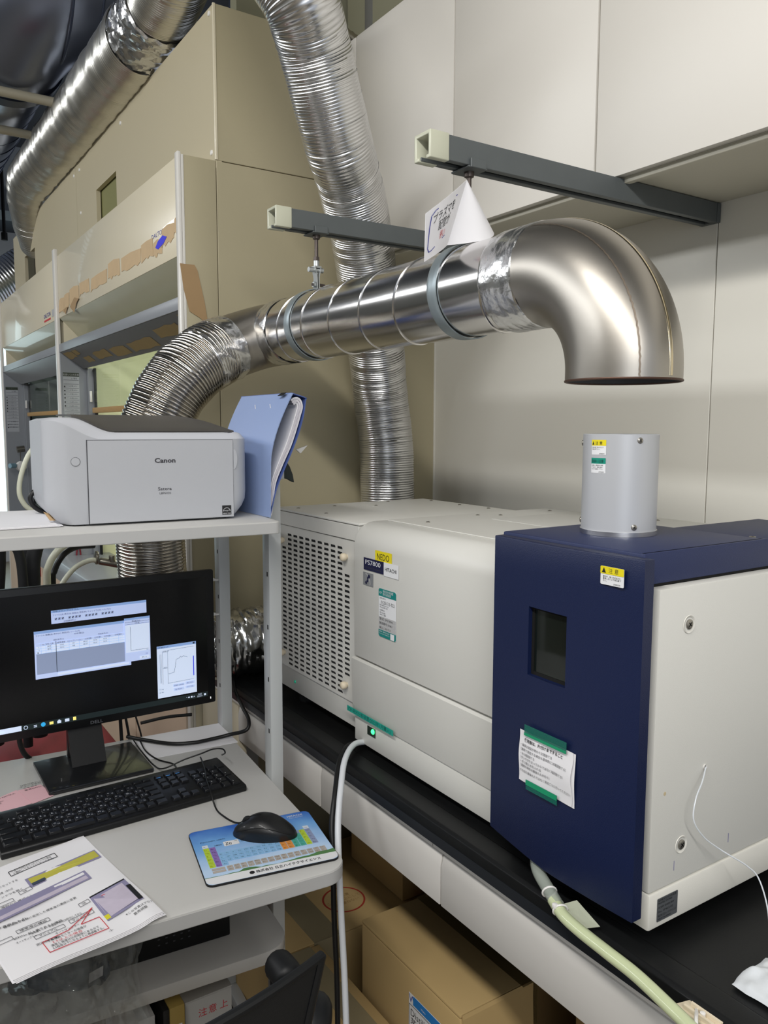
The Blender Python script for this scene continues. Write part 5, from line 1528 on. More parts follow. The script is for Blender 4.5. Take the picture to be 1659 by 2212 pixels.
# ================================================================ KEYBOARD
KA = math.radians(2.2)
kb = thing('keyboard', 'black full size wired keyboard in front of the monitor', 'keyboard', (0.1600, 1.3860, 0.72), KA)
KW, KD_ = 0.4415, 0.142
kz = lambda y: 0.0125 + 0.0070 * (y / KD_)
obj('case', MB().prism([(0.0, 0.0006), (0.0, 0.011), (0.004, 0.0130), (0.128, 0.0200), (KD_, 0.0200), (KD_, 0.008), (0.10, 0.0006)], 0, 0, KW), M_blackpl, kb, local=True, bevel=0.002, ang=40)
U = 0.01905
rows_k = [
    (5, 0.1145, [(0, 1)] + [(2 + k, 1) for k in range(4)] + [(6.5 + k, 1) for k in range(4)] + [(11 + k, 1) for k in range(4)] + [(15.3 + k, 1) for k in range(3)]),
    (4, 0.0935, [(k, 1) for k in range(13)] + [(13, 2)] + [(15.3 + k, 1) for k in range(3)] + [(18.6 + k, 1) for k in range(4)]),
    (3, 0.0745, [(0, 1.5)] + [(1.5 + k, 1) for k in range(12)] + [(13.5, 1.5)] + [(15.3 + k, 1) for k in range(3)] + [(18.6 + k, 1) for k in range(3)] + [(21.6, 1, 2)]),
    (2, 0.0555, [(0, 1.75)] + [(1.75 + k, 1) for k in range(12)] + [(13.75, 1.25)] + [(18.6 + k, 1) for k in range(3)]),
    (1, 0.0365, [(0, 2.25)] + [(2.25 + k, 1) for k in range(11)] + [(13.25, 1.75)] + [(16.3, 1)] + [(18.6 + k, 1) for k in range(3)] + [(21.6, 1, 2)]),
    (0, 0.0175, [(0, 1.5), (1.5, 1), (2.5, 1.25), (3.75, 1.25), (5, 3.0), (8, 1.25), (9.25, 1.25), (10.5, 1.25), (11.75, 1), (12.75, 1), (13.75, 1.25)] + [(15.3 + k, 1) for k in range(3)] + [(18.6, 2), (20.6, 1)]),
]
cache = {}
leg = {4: 'ぬ1ふ2あ3う4え5お6や7ゆ8よ9わ0ほ-へ^', 3: 'QWERTYUIOP@[', 2: 'ASDFGHJKL;:]', 1: 'ZXCVBNM,./_'}
legend = []
ks = (KW - 0.012) / (22.6 * U)
for r_, y0, ks_ in rows_k:
    ci = 0
    for kk in ks_:
        a, wd = kk[0], kk[1]
        hh = kk[2] if len(kk) > 2 else 1
        dep = (0.0115 if r_ == 5 else 0.0160) if hh == 1 else 0.0350
        wk = wd * U * ks - 0.0028
        key = (round(wk, 4), dep)
        yy = y0 - (0.019 if hh == 2 else 0)
        if key not in cache:
            mbk = MB().add([(0, 0, 0), (wk, 0, 0), (wk, dep, 0), (0, dep, 0), (0.0014, 0.0012, 0.0048), (wk - 0.0014, 0.0012, 0.0048), (wk - 0.0014, dep - 0.0016, 0.0050), (0.0014, dep - 0.0016, 0.0050)],
                           [(4, 5, 6, 7), (0, 1, 5, 4), (1, 2, 6, 5), (2, 3, 7, 6), (3, 0, 4, 7)])
            ko = obj('key', mbk, M_key, kb, local=True, bevel=0.0006, seg=1)
            cache[key] = ko.data
        else:
            ko = bpy.data.objects.new('key', cache[key])
            COL.objects.link(ko)
            ko.parent = kb
        x0 = 0.006 + a * U * ks + 0.0014
        ko.location = (x0, yy - 0.004, kz(yy) - 0.0002)
        ko.rotation_euler = (math.radians(2.8), 0, 0)
        if wd == 1 and hh == 1 and r_ in leg and a < 15:
            st = leg[r_]
            if r_ == 4:
                if 1 <= ci <= 12:
                    legend.append((st[2 * (ci - 1) + 1] if 2 * ci <= len(st) else '-', x0, yy - 0.004))
            else:
                jj = ci - 1
                if 0 <= jj < len(st):
                    legend.append((st[jj], x0, yy - 0.004))
        elif wd == 1 and a > 18 and r_ in (1, 2, 3):
            legend.append((str(1 + (int(a - 18.6) % 3) + 3 * (r_ - 1)), x0, yy - 0.004))
        ci += 1
mbt = None
lf = Face((0, 0, 0), (1, 0, 0), (0, 1, math.tan(math.radians(2.8))), kb, local=True)


class KF(Face):
    def at(s, a, b, h=0.0):
        return V((a, b, kz(b) + 0.0056 + h))


kf = KF((0, 0, 0), (1, 0, 0), (0, 1, 0), kb, local=True)
kf.text([(s_, x + 0.0038, y + 0.0052) for s_, x, y in legend], 0, 0, 0.0062, mat('key_legend', 'b8bcc2', 0.5, var=0), h=0.0, name='key_legends')
kana = 'たていすかんなにらせちとしはきくまのりれけむつさそひこみもねるめ'
kf.text([(kana[i % len(kana)], x + 0.0098, y + 0.0028) for i, (s_, x, y) in enumerate(legend) if x < 0.28], 0, 0, 0.0046, MATS['key_legend'], h=0.0, name='key_legends')
kf.many('key_marks', [(0.0085 + 15.3 * U * ks + 0.0192 * k, 0.105, 0.0165 + 15.3 * U * ks + 0.0192 * k, 0.108) for k in range(3)], mat('key_mark_blue', '3a78b8', 0.5, var=0), h=0.0003)
tag(obj('keyboard_cable', MB().tube(cr([(0.500, 1.775, 0.7225), (0.492, 1.70, 0.7225), (0.500, 1.64, 0.7225), (0.520, 1.60, 0.7225), (0.512, 1.555, 0.728), (0.505, 1.548, 0.730)], 8), 0.0017, 8), M_cable), 'thin black keyboard cable curling behind the keyboard', 'cable')
tag(obj('mouse_cable', MB().tube(cr([(0.486, 1.770, 0.7235), (0.483, 1.70, 0.7235), (0.484, 1.62, 0.7223), (0.490, 1.572, 0.730), (0.53, 1.560, 0.744), (0.563, 1.552, 0.752), (0.590, 1.552, 0.756), (0.606, 1.540, 0.757), (0.604, 1.520, 0.756), (0.596, 1.520, 0.7530)], 8) , 0.0015, 8), M_cable), 'thin black cable running over the right end of the keyboard', 'cable')
tag(obj('mouse_cable', MB().tube(cr([(0.558, 1.540, 0.7500), (0.548, 1.49, 0.7490), (0.533, 1.44, 0.7480), (0.523, 1.392, 0.7420), (0.521, 1.360, 0.7230), (0.523, 1.325, 0.7220), (0.530, 1.295, 0.7225), (0.536, 1.270, 0.7305)], 8), 0.0016, 8), M_cable), 'thin black mouse cable from keyboard to mouse', 'cable')

# ================================================================ MOUSE PAD AND MOUSE
mp_ = thing('mouse_pad', 'blue mouse pad printed with a periodic table, at the right front of the desktop', 'mouse pad', tuple(MD @ V((-0.2245, 0.045, 0.7202))), RZ - math.radians(5.6))
PWX, PWY = 0.219, 0.178
obj('rubber_base', MB().prism(rrect(0, PWX, 0, PWY, 0.012, 5), 2, 0.0002, 0.0035), M_rubber, mp_, local=True)
sky = mat('pad_print_sky', '4f86c8', 0.45, var=0)
nt = sky.node_tree
bs_ = nt.nodes['Principled BSDF']
tcn = nt.nodes.new('ShaderNodeTexCoord')
sepn = nt.nodes.new('ShaderNodeSeparateXYZ')
nzn = nt.nodes.new('ShaderNodeTexNoise')
nzn.inputs['Scale'].default_value = 14
nzn.inputs['Detail'].default_value = 5
addn = nt.nodes.new('ShaderNodeMath')
addn.operation = 'MULTIPLY_ADD'
addn.inputs[1].default_value = 1 / PWY
rmp = nt.nodes.new('ShaderNodeValToRGB')
rmp.color_ramp.elements[0].position = 0.25
rmp.color_ramp.elements[0].color = (*lin('b9d2ee'), 1)
rmp.color_ramp.elements[1].position = 1.15
rmp.color_ramp.elements[1].color = (*lin('2f62b8'), 1)
e_ = rmp.color_ramp.elements.new(0.7)
e_.color = (*lin('6ea4dc'), 1)
mul = nt.nodes.new('ShaderNodeMath')
mul.operation = 'MULTIPLY'
mul.inputs[1].default_value = 0.55
nt.links.new(tcn.outputs['Object'], sepn.inputs[0])
nt.links.new(tcn.outputs['Object'], nzn.inputs['Vector'])
nt.links.new(nzn.outputs[0], mul.inputs[0])
nt.links.new(sepn.outputs[1], addn.inputs[0])
nt.links.new(mul.outputs[0], addn.inputs[2])
sub_ = nt.nodes.new('ShaderNodeMath')
sub_.operation = 'SUBTRACT'
sub_.inputs[1].default_value = 0.27
nt.links.new(addn.outputs[0], sub_.inputs[0])
nt.links.new(sub_.outputs[0], rmp.inputs[0])
nt.links.new(rmp.outputs[0], bs_.inputs['Base Color'])
fpd = Face((0, 0, 0.0035), (1, 0, 0), (0, 1, 0), mp_, local=True)
cl_ = fpd.poly('printed_cover', rrect(0.001, PWX - 0.001, 0.001, PWY - 0.001, 0.011, 5), sky, h=0.0001, th=0.0003)
fpd.poly('white_strip', [(0.012, 0.001), (PWX - 0.012, 0.001), (PWX - 0.003, 0.006), (PWX - 0.001, 0.012), (PWX - 0.001, 0.021), (0.001, 0.021), (0.001, 0.012), (0.003, 0.006)], M_lblW, h=0.0005, parent=cl_)
gpts = [(0.001 + (PWX - 0.002) * k / 24, 0.0225 + 0.0035 * noise.noise(V((k * 0.5, 3, 1))) + (0.006 if 6 < k < 10 else 0) + 0.010 * max(0, (k - 14) / 10)) for k in range(25)]
fpd.poly('meadow', [(0.001, 0.021), (PWX - 0.001, 0.021)] + gpts[::-1], mat('meadow_green', '4f7a48', 0.5, var=0.25, vs=60), h=0.0005, parent=cl_)
cols = {'w': 'd2dae4', 'y': 'b4cc3c', 'v': '8a6cb0', 'b': '8ab8e0', 'o': 'd89048', 't': '4ca898', 'g': 'b0a8a0', 'n': '8c98b8'}
cells = {k: [] for k in cols}
cw, chh, gx, gy = 0.0104, 0.0106, 0.014, 0.049
syms = {0: {0: 'H', 17: 'He'}, 1: {0: 'Li', 1: 'Be', 12: 'B', 13: 'C', 14: 'N', 15: 'O', 16: 'F', 17: 'Ne'}}
seq3 = ['Na', 'Mg', 'Al', 'Si', 'P', 'S', 'Cl', 'Ar']
seq4 = 'K Ca Sc Ti V Cr Mn Fe Co Ni Cu Zn Ga Ge As Se Br Kr Rb Sr Y Zr Nb Mo Tc Ru Rh Pd Ag Cd In Sn Sb Te I Xe Cs Ba La Hf Ta W Re Os Ir Pt Au Hg Tl Pb Bi Po At Rn Fr Ra Ac'.split()
tx = []


def cell(c, r_, s_, k):
    x0, y0_ = gx + c * cw, gy + (6 - r_) * chh
    cells[k].append((x0 + 0.0004, y0_ + 0.0004, x0 + cw - 0.0004, y0_ + chh - 0.0004))
    tx.append((s_, x0 + 0.0022, y0_ + 0.0030))


cell(0, 0, 'H', 'w')
cell(17, 0, 'He', 'w')
for c, s_ in syms[1].items():
    cell(c, 1, s_, 'y' if c == 0 else 'v' if c == 1 else 'o' if c < 14 else 't' if c == 14 else 'y' if c == 16 else 'n')
for k, s_ in enumerate(seq3):
    c = k if k < 2 else k + 10
    cell(c, 2, s_, 'y' if c == 0 else 'v' if c == 1 else 'o' if c < 14 else 't' if c < 16 else 'y' if c == 16 else 'n')
for k, s_ in enumerate(seq4):
    r_, c = 3 + k // 18, k % 18
    cell(c, r_, s_, 'y' if c == 0 else 'v' if c == 1 else 'b' if c < 12 else 'o' if c < 14 else 't' if c < 16 else 'y' if c == 16 else 'n')
lan = 'La Ce Pr Nd Pm Sm Eu Gd Tb Dy Ho Er Tm Yb Lu'.split()
act = 'Ac Th Pa U Np Pu Am Cm Bk Cf Es Fm Md No Lr'.split()
for q, (row, yy) in enumerate(((lan, 0.0395), (act, 0.0315))):
    cells['g'].append((0.016, yy, 0.037, yy + 0.0062))
    for k, s_ in enumerate(row):
        cells['g'].append((0.040 + 0.0112 * k, yy - 0.0004, 0.040 + 0.0112 * k + 0.0098, yy + 0.0066))
        tx.append((s_, 0.042 + 0.0112 * k, yy + 0.0020))
for rc_ in cells.pop('w'):
    fpd.rect('element_cell', *rc_, mat('cell_white', 'd2dae4', 0.45, var=0), h=0.0006, parent=cl_)
for k, rs_ in cells.items():
  for rc_ in rs_:
    fpd.rect('element_cell', *rc_, mat('cell_' + {'w': 'white', 'y': 'lime', 'v': 'violet', 'b': 'pale_blue', 'o': 'orange', 't': 'teal', 'g': 'grey', 'n': 'slate'}[k], cols[k], 0.45, var=0), h=0.0006, parent=cl_)
fpd.text(tx, 0, 0, 0.0050, M_ink, h=0.0009, parent=cl_)
fpd.rect('zinc_cell', 0.050, 0.108, 0.076, 0.123, M_lblW, h=0.0007, parent=cl_)
fpd.text('Zn', 0.0525, 0.1125, 0.0095, M_ink, h=0.0011, parent=cl_, bold=0.02)
fpd.text([('Periodic table', 0.014, 0.132, 0.042), ('30', 0.0695, 0.1180), ('65.38', 0.0530, 0.1090), ('原子番号', 0.079, 0.119, 0.014), ('元素記号', 0.034, 0.114, 0.013), ('元素名', 0.079, 0.113, 0.010)], 0, 0, 0.0045, M_ink, h=0.0011, parent=cl_)
fpd.text('株式会社 日立ハイテクサイエンス', 0.080, 0.0080, 0.0085, M_ink, wfit=0.108, h=0.0011, parent=cl_, bold=0.015)
fpd.poly('emblem', [(0.0735 + 0.0042 * math.cos(2 * PI * k / 18), 0.0112 + 0.0042 * math.sin(2 * PI * k / 18)) for k in range(18)], M_ink, h=0.0009, parent=cl_)
fpd.text('HITACHI', 0.176, 0.163, 0.0085, M_inkw, wfit=0.028, h=0.0009, parent=cl_, bold=0.01)
fpd.text('Inspire the Next', 0.178, 0.158, 0.0040, M_inkw, wfit=0.026, h=0.0009, parent=cl_)

ms = thing('mouse', 'black optical mouse resting on the blue mouse pad', 'mouse', (0.556, 1.222, 0.7240), math.radians(-38))
# body along local x (nose at -x), length .112, width .062, height .036


def shell(i, j, part):
    u_ = i
    a = 2 * PI * j
    x = -0.0565 + 0.113 * u_
    s_ = math.sin(PI * min(1, max(0, u_))) ** 0.42
    wv_ = (0.0275 + 0.004 * math.sin(PI * (u_ * 0.8 + 0.15))) * s_
    hv = (0.020 + 0.018 * math.sin(PI * (0.12 + 0.80 * u_)) ** 1.2) * (math.sin(PI * min(1, max(0, u_))) ** 0.38)
    y = wv_ * math.cos(a)
    z = hv * (math.sin(a) if math.sin(a) > 0 else 0.02 * math.sin(a))
    if math.sin(a) > 0:
        z = hv * math.sin(a) ** 0.72
    return x, y, z


mb = MB()
NU, NJ = 36, 40
for i in range(NU + 1):
    for j in range(NJ):
        x, y, z = shell(0.0015 + 0.997 * i / NU, j / NJ, 0)
        mb.v.append(V((x, y * (0.93 if z < 0.010 else 1.0), max(0.0006, z))))
for i in range(NU):
    for j in range(NJ):
        j2 = (j + 1) % NJ
        mb.f.append((i * NJ + j, i * NJ + j2, (i + 1) * NJ + j2, (i + 1) * NJ + j))
mb.f.append(tuple(range(NJ)))
mb.f.append(tuple(NU * NJ + j for j in range(NJ)))
obj('body', mb, mat('mouse_black', '0f1012', 0.42, var=0.05, bump=0.05, bs=900, coat=0.1), ms, local=True, smooth=60)
gro = []
for s_ in (-1, 1):
    pts = []
    for i in range(3, NU - 2):
        u_ = i / NU
        x, y, z = shell(u_, 0.073 + 0.02 * math.sin(PI * u_) if s_ > 0 else 0.427 - 0.02 * math.sin(PI * u_), 0)
        pts.append((x, y * 1.004, z + 0.0005))
    gro.append(pts)
    obj('side_seam', MB().tube(pts, 0.0006, 5), M_black, ms, local=True)
pts = []
for i in range(3, 17):
    x, y, z = shell(i / NU, 0.25, 0)
    pts.append((x, y, z + 0.0001))
obj('button_gap', MB().tube(pts, 0.0007, 5), M_black, ms, local=True)
obj('wheel', MB().cyl((-0.0295, -0.0033, 0.0222), (-0.0295, 0.0033, 0.0222), 0.0105, n=28), M_rubber, ms, local=True, bevel=0.001)

# ================================================================ PAPERS ON THE DESKTOP
dn = thing('printed_document', 'stapled printed manual pages with yellow and purple screenshots, at the lower left', 'document', (0.24, 1.2, 0.7205))
O4 = [V((0.118, 1.400, 0)), V((0.2905, 1.3935, 0)), V((0.3330, 1.0950, 0)), V((0.1300, 1.0610, 0))]
TL, TR, BR, BL = V((0.085, 1.338, 0)), V((0.2905, 1.3935, 0)), V((0.3345, 1.0930, 0)), V((0.1290, 1.0590, 0))


class Doc(Face):
    """page surface: a 0..1 left to right, b 0..1 bottom to top, sagging over the desk edge and curling a little"""

    def at(s, a, b, h=0.0):
        p = TL.lerp(TR, a).lerp(BL.lerp(BR, a), 1 - b)
        z = 0.7245 + 0.004 * max(0, a - 0.85) / 0.15 * max(0, 0.4 - b) + 0.0012 * math.sin(a * 7 + b * 5) + 0.006 * max(0, 0.25 - a) * 0 + 0.004 * math.exp(-((a - 0.93) / 0.08) ** 2) * math.exp(-((b - 0.12) / 0.25) ** 2)
        return V((p.x, p.y, z + h * 1.0))


for k in range(4):
    mb = MB().grid(lambda i, j: Doc.at(None, i + 0.004 * k * (1 if k % 2 else -1), j - 0.006 * k, -0.0009 * k - 0.0004), 20, 20)
    obj('sheet', mb, M_paper, dn, solid=0.0003, smooth=60)
dc = Doc((0, 0, 0), (1, 0, 0), (0, 1, 0), dn)
dc.n = V((0, 0, 1))
S1 = 1.0


def dtext(items, size, m_=M_ink, name='lettering'):
    """text on the page, one mesh for each printed line"""
    for it in items:
        dc.text([it], 0, 0, size, m_, h=0.0008, name=name)


def dquad(name, pts, m_, h=0.0006):
    return dc.poly(name, pts, m_, h=h, th=0.0001)


def dlines(name, loops, wd, m_, h=0.0007):
    segs_ = []
    for lp in loops:
        segs_ += list(zip(lp[:-1], lp[1:]))
    return dc.lines(name, segs_, wd, m_, h=h, th=0.0001)


M_sy = mat('print_yellow', 'b8b24a', 0.6, var=0.15, vs=60)
M_sp = mat('print_purple', '8a86a4', 0.6, var=0.1, vs=60)
M_sl = mat('print_lilac', 'bdb4c4', 0.6, var=0.12, vs=60)
dquad('screenshot', [(0.42, 0.675), (0.98, 0.70), (0.98, 0.80), (0.42, 0.775)], M_sp)
dquad('screenshot_area', [(0.44, 0.70), (0.97, 0.715), (0.97, 0.79), (0.80, 0.775), (0.60, 0.755), (0.44, 0.765)], M_sy, 0.0008)
dquad('screenshot_area', [(0.44, 0.685), (0.54, 0.69), (0.54, 0.715), (0.44, 0.71)], M_sk, 0.0010)
dquad('screenshot', [(0.0, 0.47), (0.80, 0.53), (0.80, 0.63), (0.0, 0.575)], M_sp)
dquad('screenshot_area', [(0.0, 0.485), (0.78, 0.54), (0.78, 0.575), (0.0, 0.515)], M_sl, 0.0008)
dquad('screenshot_area', [(0.55, 0.575), (0.78, 0.59), (0.78, 0.615), (0.55, 0.60)], M_paper, 0.0008)
dquad('screenshot', [(0.68, 0.13), (0.965, 0.155), (0.975, 0.405), (0.69, 0.375)], M_sp)
dquad('screenshot_area', [(0.70, 0.15), (0.93, 0.17), (0.935, 0.37), (0.705, 0.345)], M_sl, 0.0008)
dquad('screenshot_area', [(0.68, 0.14), (0.72, 0.143), (0.72, 0.18), (0.68, 0.177)], mat('print_lemon', 'd4cc30', 0.6), 0.0010)
dquad('screenshot_area', [(0.93, 0.16), (0.965, 0.163), (0.975, 0.33), (0.94, 0.33)], M_ink, 0.0010)
dquad('screenshot_area', [(0.69, 0.375), (0.972, 0.405), (0.972, 0.395), (0.69, 0.365)], M_ink, 0.0010)
dlines('print_ring', [[(0.775 + 0.018 * math.cos(2 * PI * k / 14), 0.325 + 0.018 * math.sin(2 * PI * k / 14)) for k in range(15)]], 0.005, M_inkr, 0.0011)
dlines('print_curve', [[(0.73, 0.20), (0.73, 0.31), (0.80, 0.32)], [(0.73, 0.255), (0.80, 0.26), (0.80, 0.32)]], 0.003, M_sp, 0.0011)
dlines('print_box', [[(0.36, 0.86), (0.72, 0.875), (0.72, 0.925), (0.36, 0.91), (0.36, 0.86)]], 0.005, M_ink)
for a0, b0, ww in ((0.335, 0.655, 0.09), (0.12, 0.62, 0.16), (0.03, 0.755, 0.14), (0.17, 0.325, 0.22), (0.24, 0.22, 0.20), (0.59, 0.19, 0.0), (0.48, 0.235, 0.17), (0.60, 0.33, 0.075), (0.02, 0.29, 0.11)):
    if ww:
        dlines('print_box', [[(a0, b0), (a0 + ww, b0 + 0.006), (a0 + ww, b0 + 0.036), (a0, b0 + 0.03), (a0, b0)]], 0.003, M_inkg)
dlines('callout_box', [[(0.26, 0.075), (0.26, 0.175), (0.44, 0.19), (0.66, 0.345 - 0.06), (0.53, 0.195), (0.655, 0.19), (0.655, 0.075), (0.26, 0.075)]], 0.005, M_inkr)


def dt(s_, a, b, w_):
    return (s_, a, b, w_)


dtext([dt('1) 全ての試料をまとめてサンプル登録', .38, .892, .30), dt('→連続してモード1にセットする', .38, .868, .30), dt('元素を選択にセットする', .13, .795, .25), dt('クリックする', .03, .845, .14), dt('測定を開始', .03, .82, .14),
       dt('ウィンドウを開く', .17, .695, .20), dt('分析条件 → 測定準備 （あれば', .10, .735, .22), dt('（選択から確認へ）', .17, .60, .22), dt('標準濃度を入力', .05, .535 - .11, .22), dt('標準濃度を登録に設定した標準液の濃度に変更', .12, .415, .50),
       dt('標準液の確認', .19, .335, .18), dt('試料No.が１番であるか確認', .13, .285, .32), dt('オートサンプラー', .13, .245, .13), dt('マニュアル', .27, .231, .12), dt('マニュアル', .50, .245, .12), dt('OK', .62, .340, .03), dt('OK', .36, .665, .03),
       dt('予備噴霧モニターの強度が安定(30秒位)してから', .22, .285 - .01, .36), dt('測定終了後', .22, .165, .14), dt('オートサンプラー', .36, .195, .16), dt('※この写真はアウト', .80, .105, .20), dt('要再調整', .84, .075, .10), dt('-2-', .64, .045, .03)], 0.021)
dtext([dt('予備噴霧モニターの強度が', .29, .160, .26), dt('濃度と強度は比例関係にあるので', .29, .112, .32), dt('2.5程度以下になるように再調整する。', .29, .088, .34)], 0.021)
dtext([dt('2.5以上の場合', .31, .136, .20)], 0.021, M_inkr)

for k, (q, lab) in enumerate((([(0.165, 1.620), (0.2230, 1.6500), (0.2550, 1.580), (0.190, 1.560)], 'pink sticky note with large handwriting, at the far left by the keyboard'), ([(0.2255, 1.6450), (0.2680, 1.6490), (0.2800, 1.5850), (0.2400, 1.5700)], 'pink sticky note with small handwriting, touching the monitor base'))):
    nt_ = obj('sticky_note', MB().sheet([(a, b, 0.7206 + 0.0008 * k) for a, b in q], (0, 0, 1), 0.0004), M_pink, smooth=0)
    tag(nt_, lab, 'note', 'pink sticky notes')
    fnn = Face((q[0][0], q[0][1] - 0.02, 0.7212 + 0.0008 * k), (1, 0.25 if k == 0 else 0.10, 0), (-0.25 if k == 0 else -0.1, 1, 0), nt_)
    MW[nt_.name] = Matrix.Identity(4)
    fnn.text([('標準 1/3 ppm以上', 0.010, 0.020), ('Xppm', 0.016, 0.004), ('200', 0.016, -0.004)] if k == 0 else [('分析が終わったら', 0.010, 0.034), ('チューブを外す', 0.008, 0.027), ('水を流す', 0.012, 0.018), ('電源OFFにする', 0.012, 0.008)], 0, 0, 0.0068, M_ink, h=0.0002)
tag(obj('white_sheet', MB().sheet([(0.484, 1.7900, 0.7203), (0.690, 1.7740, 0.7203), (0.683, 1.640, 0.7203), (0.487, 1.655, 0.7203)], (0, 0, 1), 0.0006), M_paper), 'white sheet lying at the rear right corner of the desktop', 'paper')

# ================================================================ CABLES AT THE BACK OF THE DESKTOP
tag(obj('power_cable', MB().tube(cr([(0.478, 1.792, 0.7270), (0.500, 1.755, 0.7280), (0.545, 1.700, 0.7275), (0.590, 1.676, 0.7275), (0.635, 1.672, 0.7280), (0.672, 1.665, 0.7320), (0.7035, 1.640, 0.7450), (0.7160, 1.655, 0.762), (0.7220, 1.700, 0.774), (0.7300, 1.760, 0.792), (0.7440, 1.810, 0.8070), (0.760, 1.845, 0.8075)], 10), 0.0042, 12), M_cable), 'thick black power cable sweeping from behind the monitor past the rear cart post', 'cable')
tag(obj('display_cable', MB().tube(cr([(0.300, 1.745, 0.86), (0.255, 1.775, 0.80), (0.262, 1.800, 0.735), (0.300, 1.812, 0.700), (0.37, 1.818, 0.690), (0.45, 1.82, 0.65)], 10), 0.0055, 12), M_cable), 'black display cable hanging in a bow behind the monitor stand', 'cable')
for k, x in enumerate((0.4600, 0.4700, 0.4900)):
    tag(obj('hanging_cable', MB().tube(cr([(x, 1.76, 0.90), (x + 0.002, 1.785, 0.80), (x + 0.008 * (1 + k), 1.80, 0.70), (x + 0.012, 1.80, 0.60)], 6), 0.0040 - 0.001 * k, 10), M_cable), 'black cable dropping behind the monitor, ' + ('thickest of the three' if k == 0 else 'middle of the three' if k == 1 else 'thinnest of the three'), 'cable')
tag(obj('cable_ties_strip', MB().tube(cr([(0.520, 1.83, 0.738), (0.58, 1.825, 0.742), (0.640, 1.82, 0.738)], 6), 0.004, 8), M_cable), 'short black cable lying just behind the rear edge of the desktop', 'cable')

# ================================================================ LOWER CART: computer, bag, odds and ends
pc_ = thing('desktop_computer', 'black desktop computer lying on the lower shelf of the cart', 'computer', (0.42, 1.5, 0.46), RZ)
obj('case', MB().box((-0.115, -0.115, 0.0005), (0.135, 0.17, 0.096)), M_blackpl, pc_, local=True, bevel=0.004)
pcf = Face((0, -0.115, 0), (1, 0, 0), (0, 0, 1), pc_, local=True)
obj('front_bezel', MB().box((-0.117, -0.123, 0.0005), (0.137, -0.1152, 0.0965)), mat('bezel_black', '08090a', 0.5, var=0.2, vs=90), pc_, local=True, bevel=0.003)
pcf.rect('label_strip', -0.052, 0.006, -0.045, 0.082, M_inkg, h=0.0084)
pcf.many('vent_mark', [(0.000 + 0.014 * k, 0.022 + 0.011 * j, 0.004 + 0.014 * k, 0.0245 + 0.011 * j) for k in range(5) for j in range(3)], M_inkg, h=0.0084)
pcf.many('power_light', [(0.108, 0.062, 0.1155, 0.0655)], MATS['white_light'], h=0.0086)

# clear plastic bag hanging over the front of the lower shelf
def bagp(i, j):
    x = 0.115 + 0.235 * i
    k = j
    y = 1.325 - 0.16 * k + 0.03 * math.sin(i * 9)
    z = 0.655 - 0.215 * k
    p = V((x, y, z))
    d_ = 0.030 * noise.noise(p * 14) + 0.026 * abs(noise.noise(p * 30)) + 0.014 * abs(noise.noise(p * 66))
    return p + V((0.02 * noise.noise(p * 9 + V((7, 0, 0))) * 1.4, -d_ * 1.6, d_))


M_bag = mat('clear_film', 'c8ccc8', 0.06, var=0.1, alpha=0.20, coat=1.0, bump=1.0, bs=45)
bag = thing('plastic_bag', 'crumpled clear plastic bag stuffed under the desktop front at the lower left', 'bag', (0.23, 1.24, 0.50))
obj('film', MB().grid(bagp, 70, 60), M_bag, bag, smooth=30)
obj('film', MB().grid(lambda i, j: bagp(i * 0.96 + 0.02, j * 0.97) + V((0.004, 0.030 + 0.02 * noise.noise(V((i * 6, j * 6, 3))), -0.012)), 50, 40), M_bag, bag, smooth=30)
obj('contents', MB().tube(cr([(0.17, 1.33, 0.54), (0.20, 1.29, 0.56), (0.25, 1.28, 0.55), (0.29, 1.30, 0.53)], 5), 0.022, 12, fn=lambda i, a: 1 + 0.4 * noise.noise(V((i * .4, math.cos(a) * 2, math.sin(a) * 2)))), mat('bag_contents', '3c4450', 0.5, var=0.3, vs=30), bag)
obj('tag', MB().sheet([(0.262, 1.256, 0.545), (0.284, 1.256, 0.550), (0.284, 1.250, 0.570), (0.262, 1.250, 0.565)], (0, -1, 0), 0.001), M_lblg, bag)
obj('emblem', MB().tube([(0.318 + 0.013 * math.cos(2 * PI * k / 24), 1.262, 0.612 + 0.015 * math.sin(2 * PI * k / 24)) for k in range(25)], 0.0007, 5), M_lblg, bag)

# things standing on the floor under the cart
for k, (x, wv, m_, lab) in enumerate(((0.405, 0.012, mat('file_black', '141414', 0.5), 'thin black file standing under the cart'), (0.425, 0.028, mat('file_ochre', 'a08848', 0.6), 'ochre file standing under the cart next to the black one'), (0.370, 0.030, M_lblg, 'pale grey file standing under the cart left of the black one'))):
    fl_ = thing('file_folder', lab, 'file', (x, 1.43, 0.1215), 0, 'files standing under the cart')
    obj('cover', MB().box((x - wv / 2, 1.32, 0.122), (x + wv / 2, 1.56, 0.395)), m_, fl_, bevel=0.002)
    obj('spine_label', MB().box((x - wv * 0.3, 1.3190, 0.28), (x + wv * 0.3, 1.3199, 0.36)), M_lblW, fl_)
nb = thing('paper_box', 'white printed carton standing under the cart beside the ochre file', 'box', (0.50, 1.45, 0.1215))
obj('body', MB().box((0.452, 1.36, 0.122), (0.545, 1.55, 0.36)), mat('dirty_white', 'b5b4b0', 0.6, var=0.1), nb, bevel=0.002)
obj('flap', MB().box((0.452, 1.36, 0.3603), (0.545, 1.45, 0.363)), mat('dirty_white', 'b5b4b0', 0.6), nb)
fnb = Face((0, 1.36, 0), (1, 0, 0), (0, 0, 1), nb)
fnb.text([('注', 0.478, 0.325), ('意', 0.498, 0.325), ('上', 0.520, 0.325)], 0, 0, 0.018, M_inkr, h=0.0008)
fs = thing('floor_stand', 'low grey shelf board beneath the cart holding files', 'shelf', (0.42, 1.45, 0))
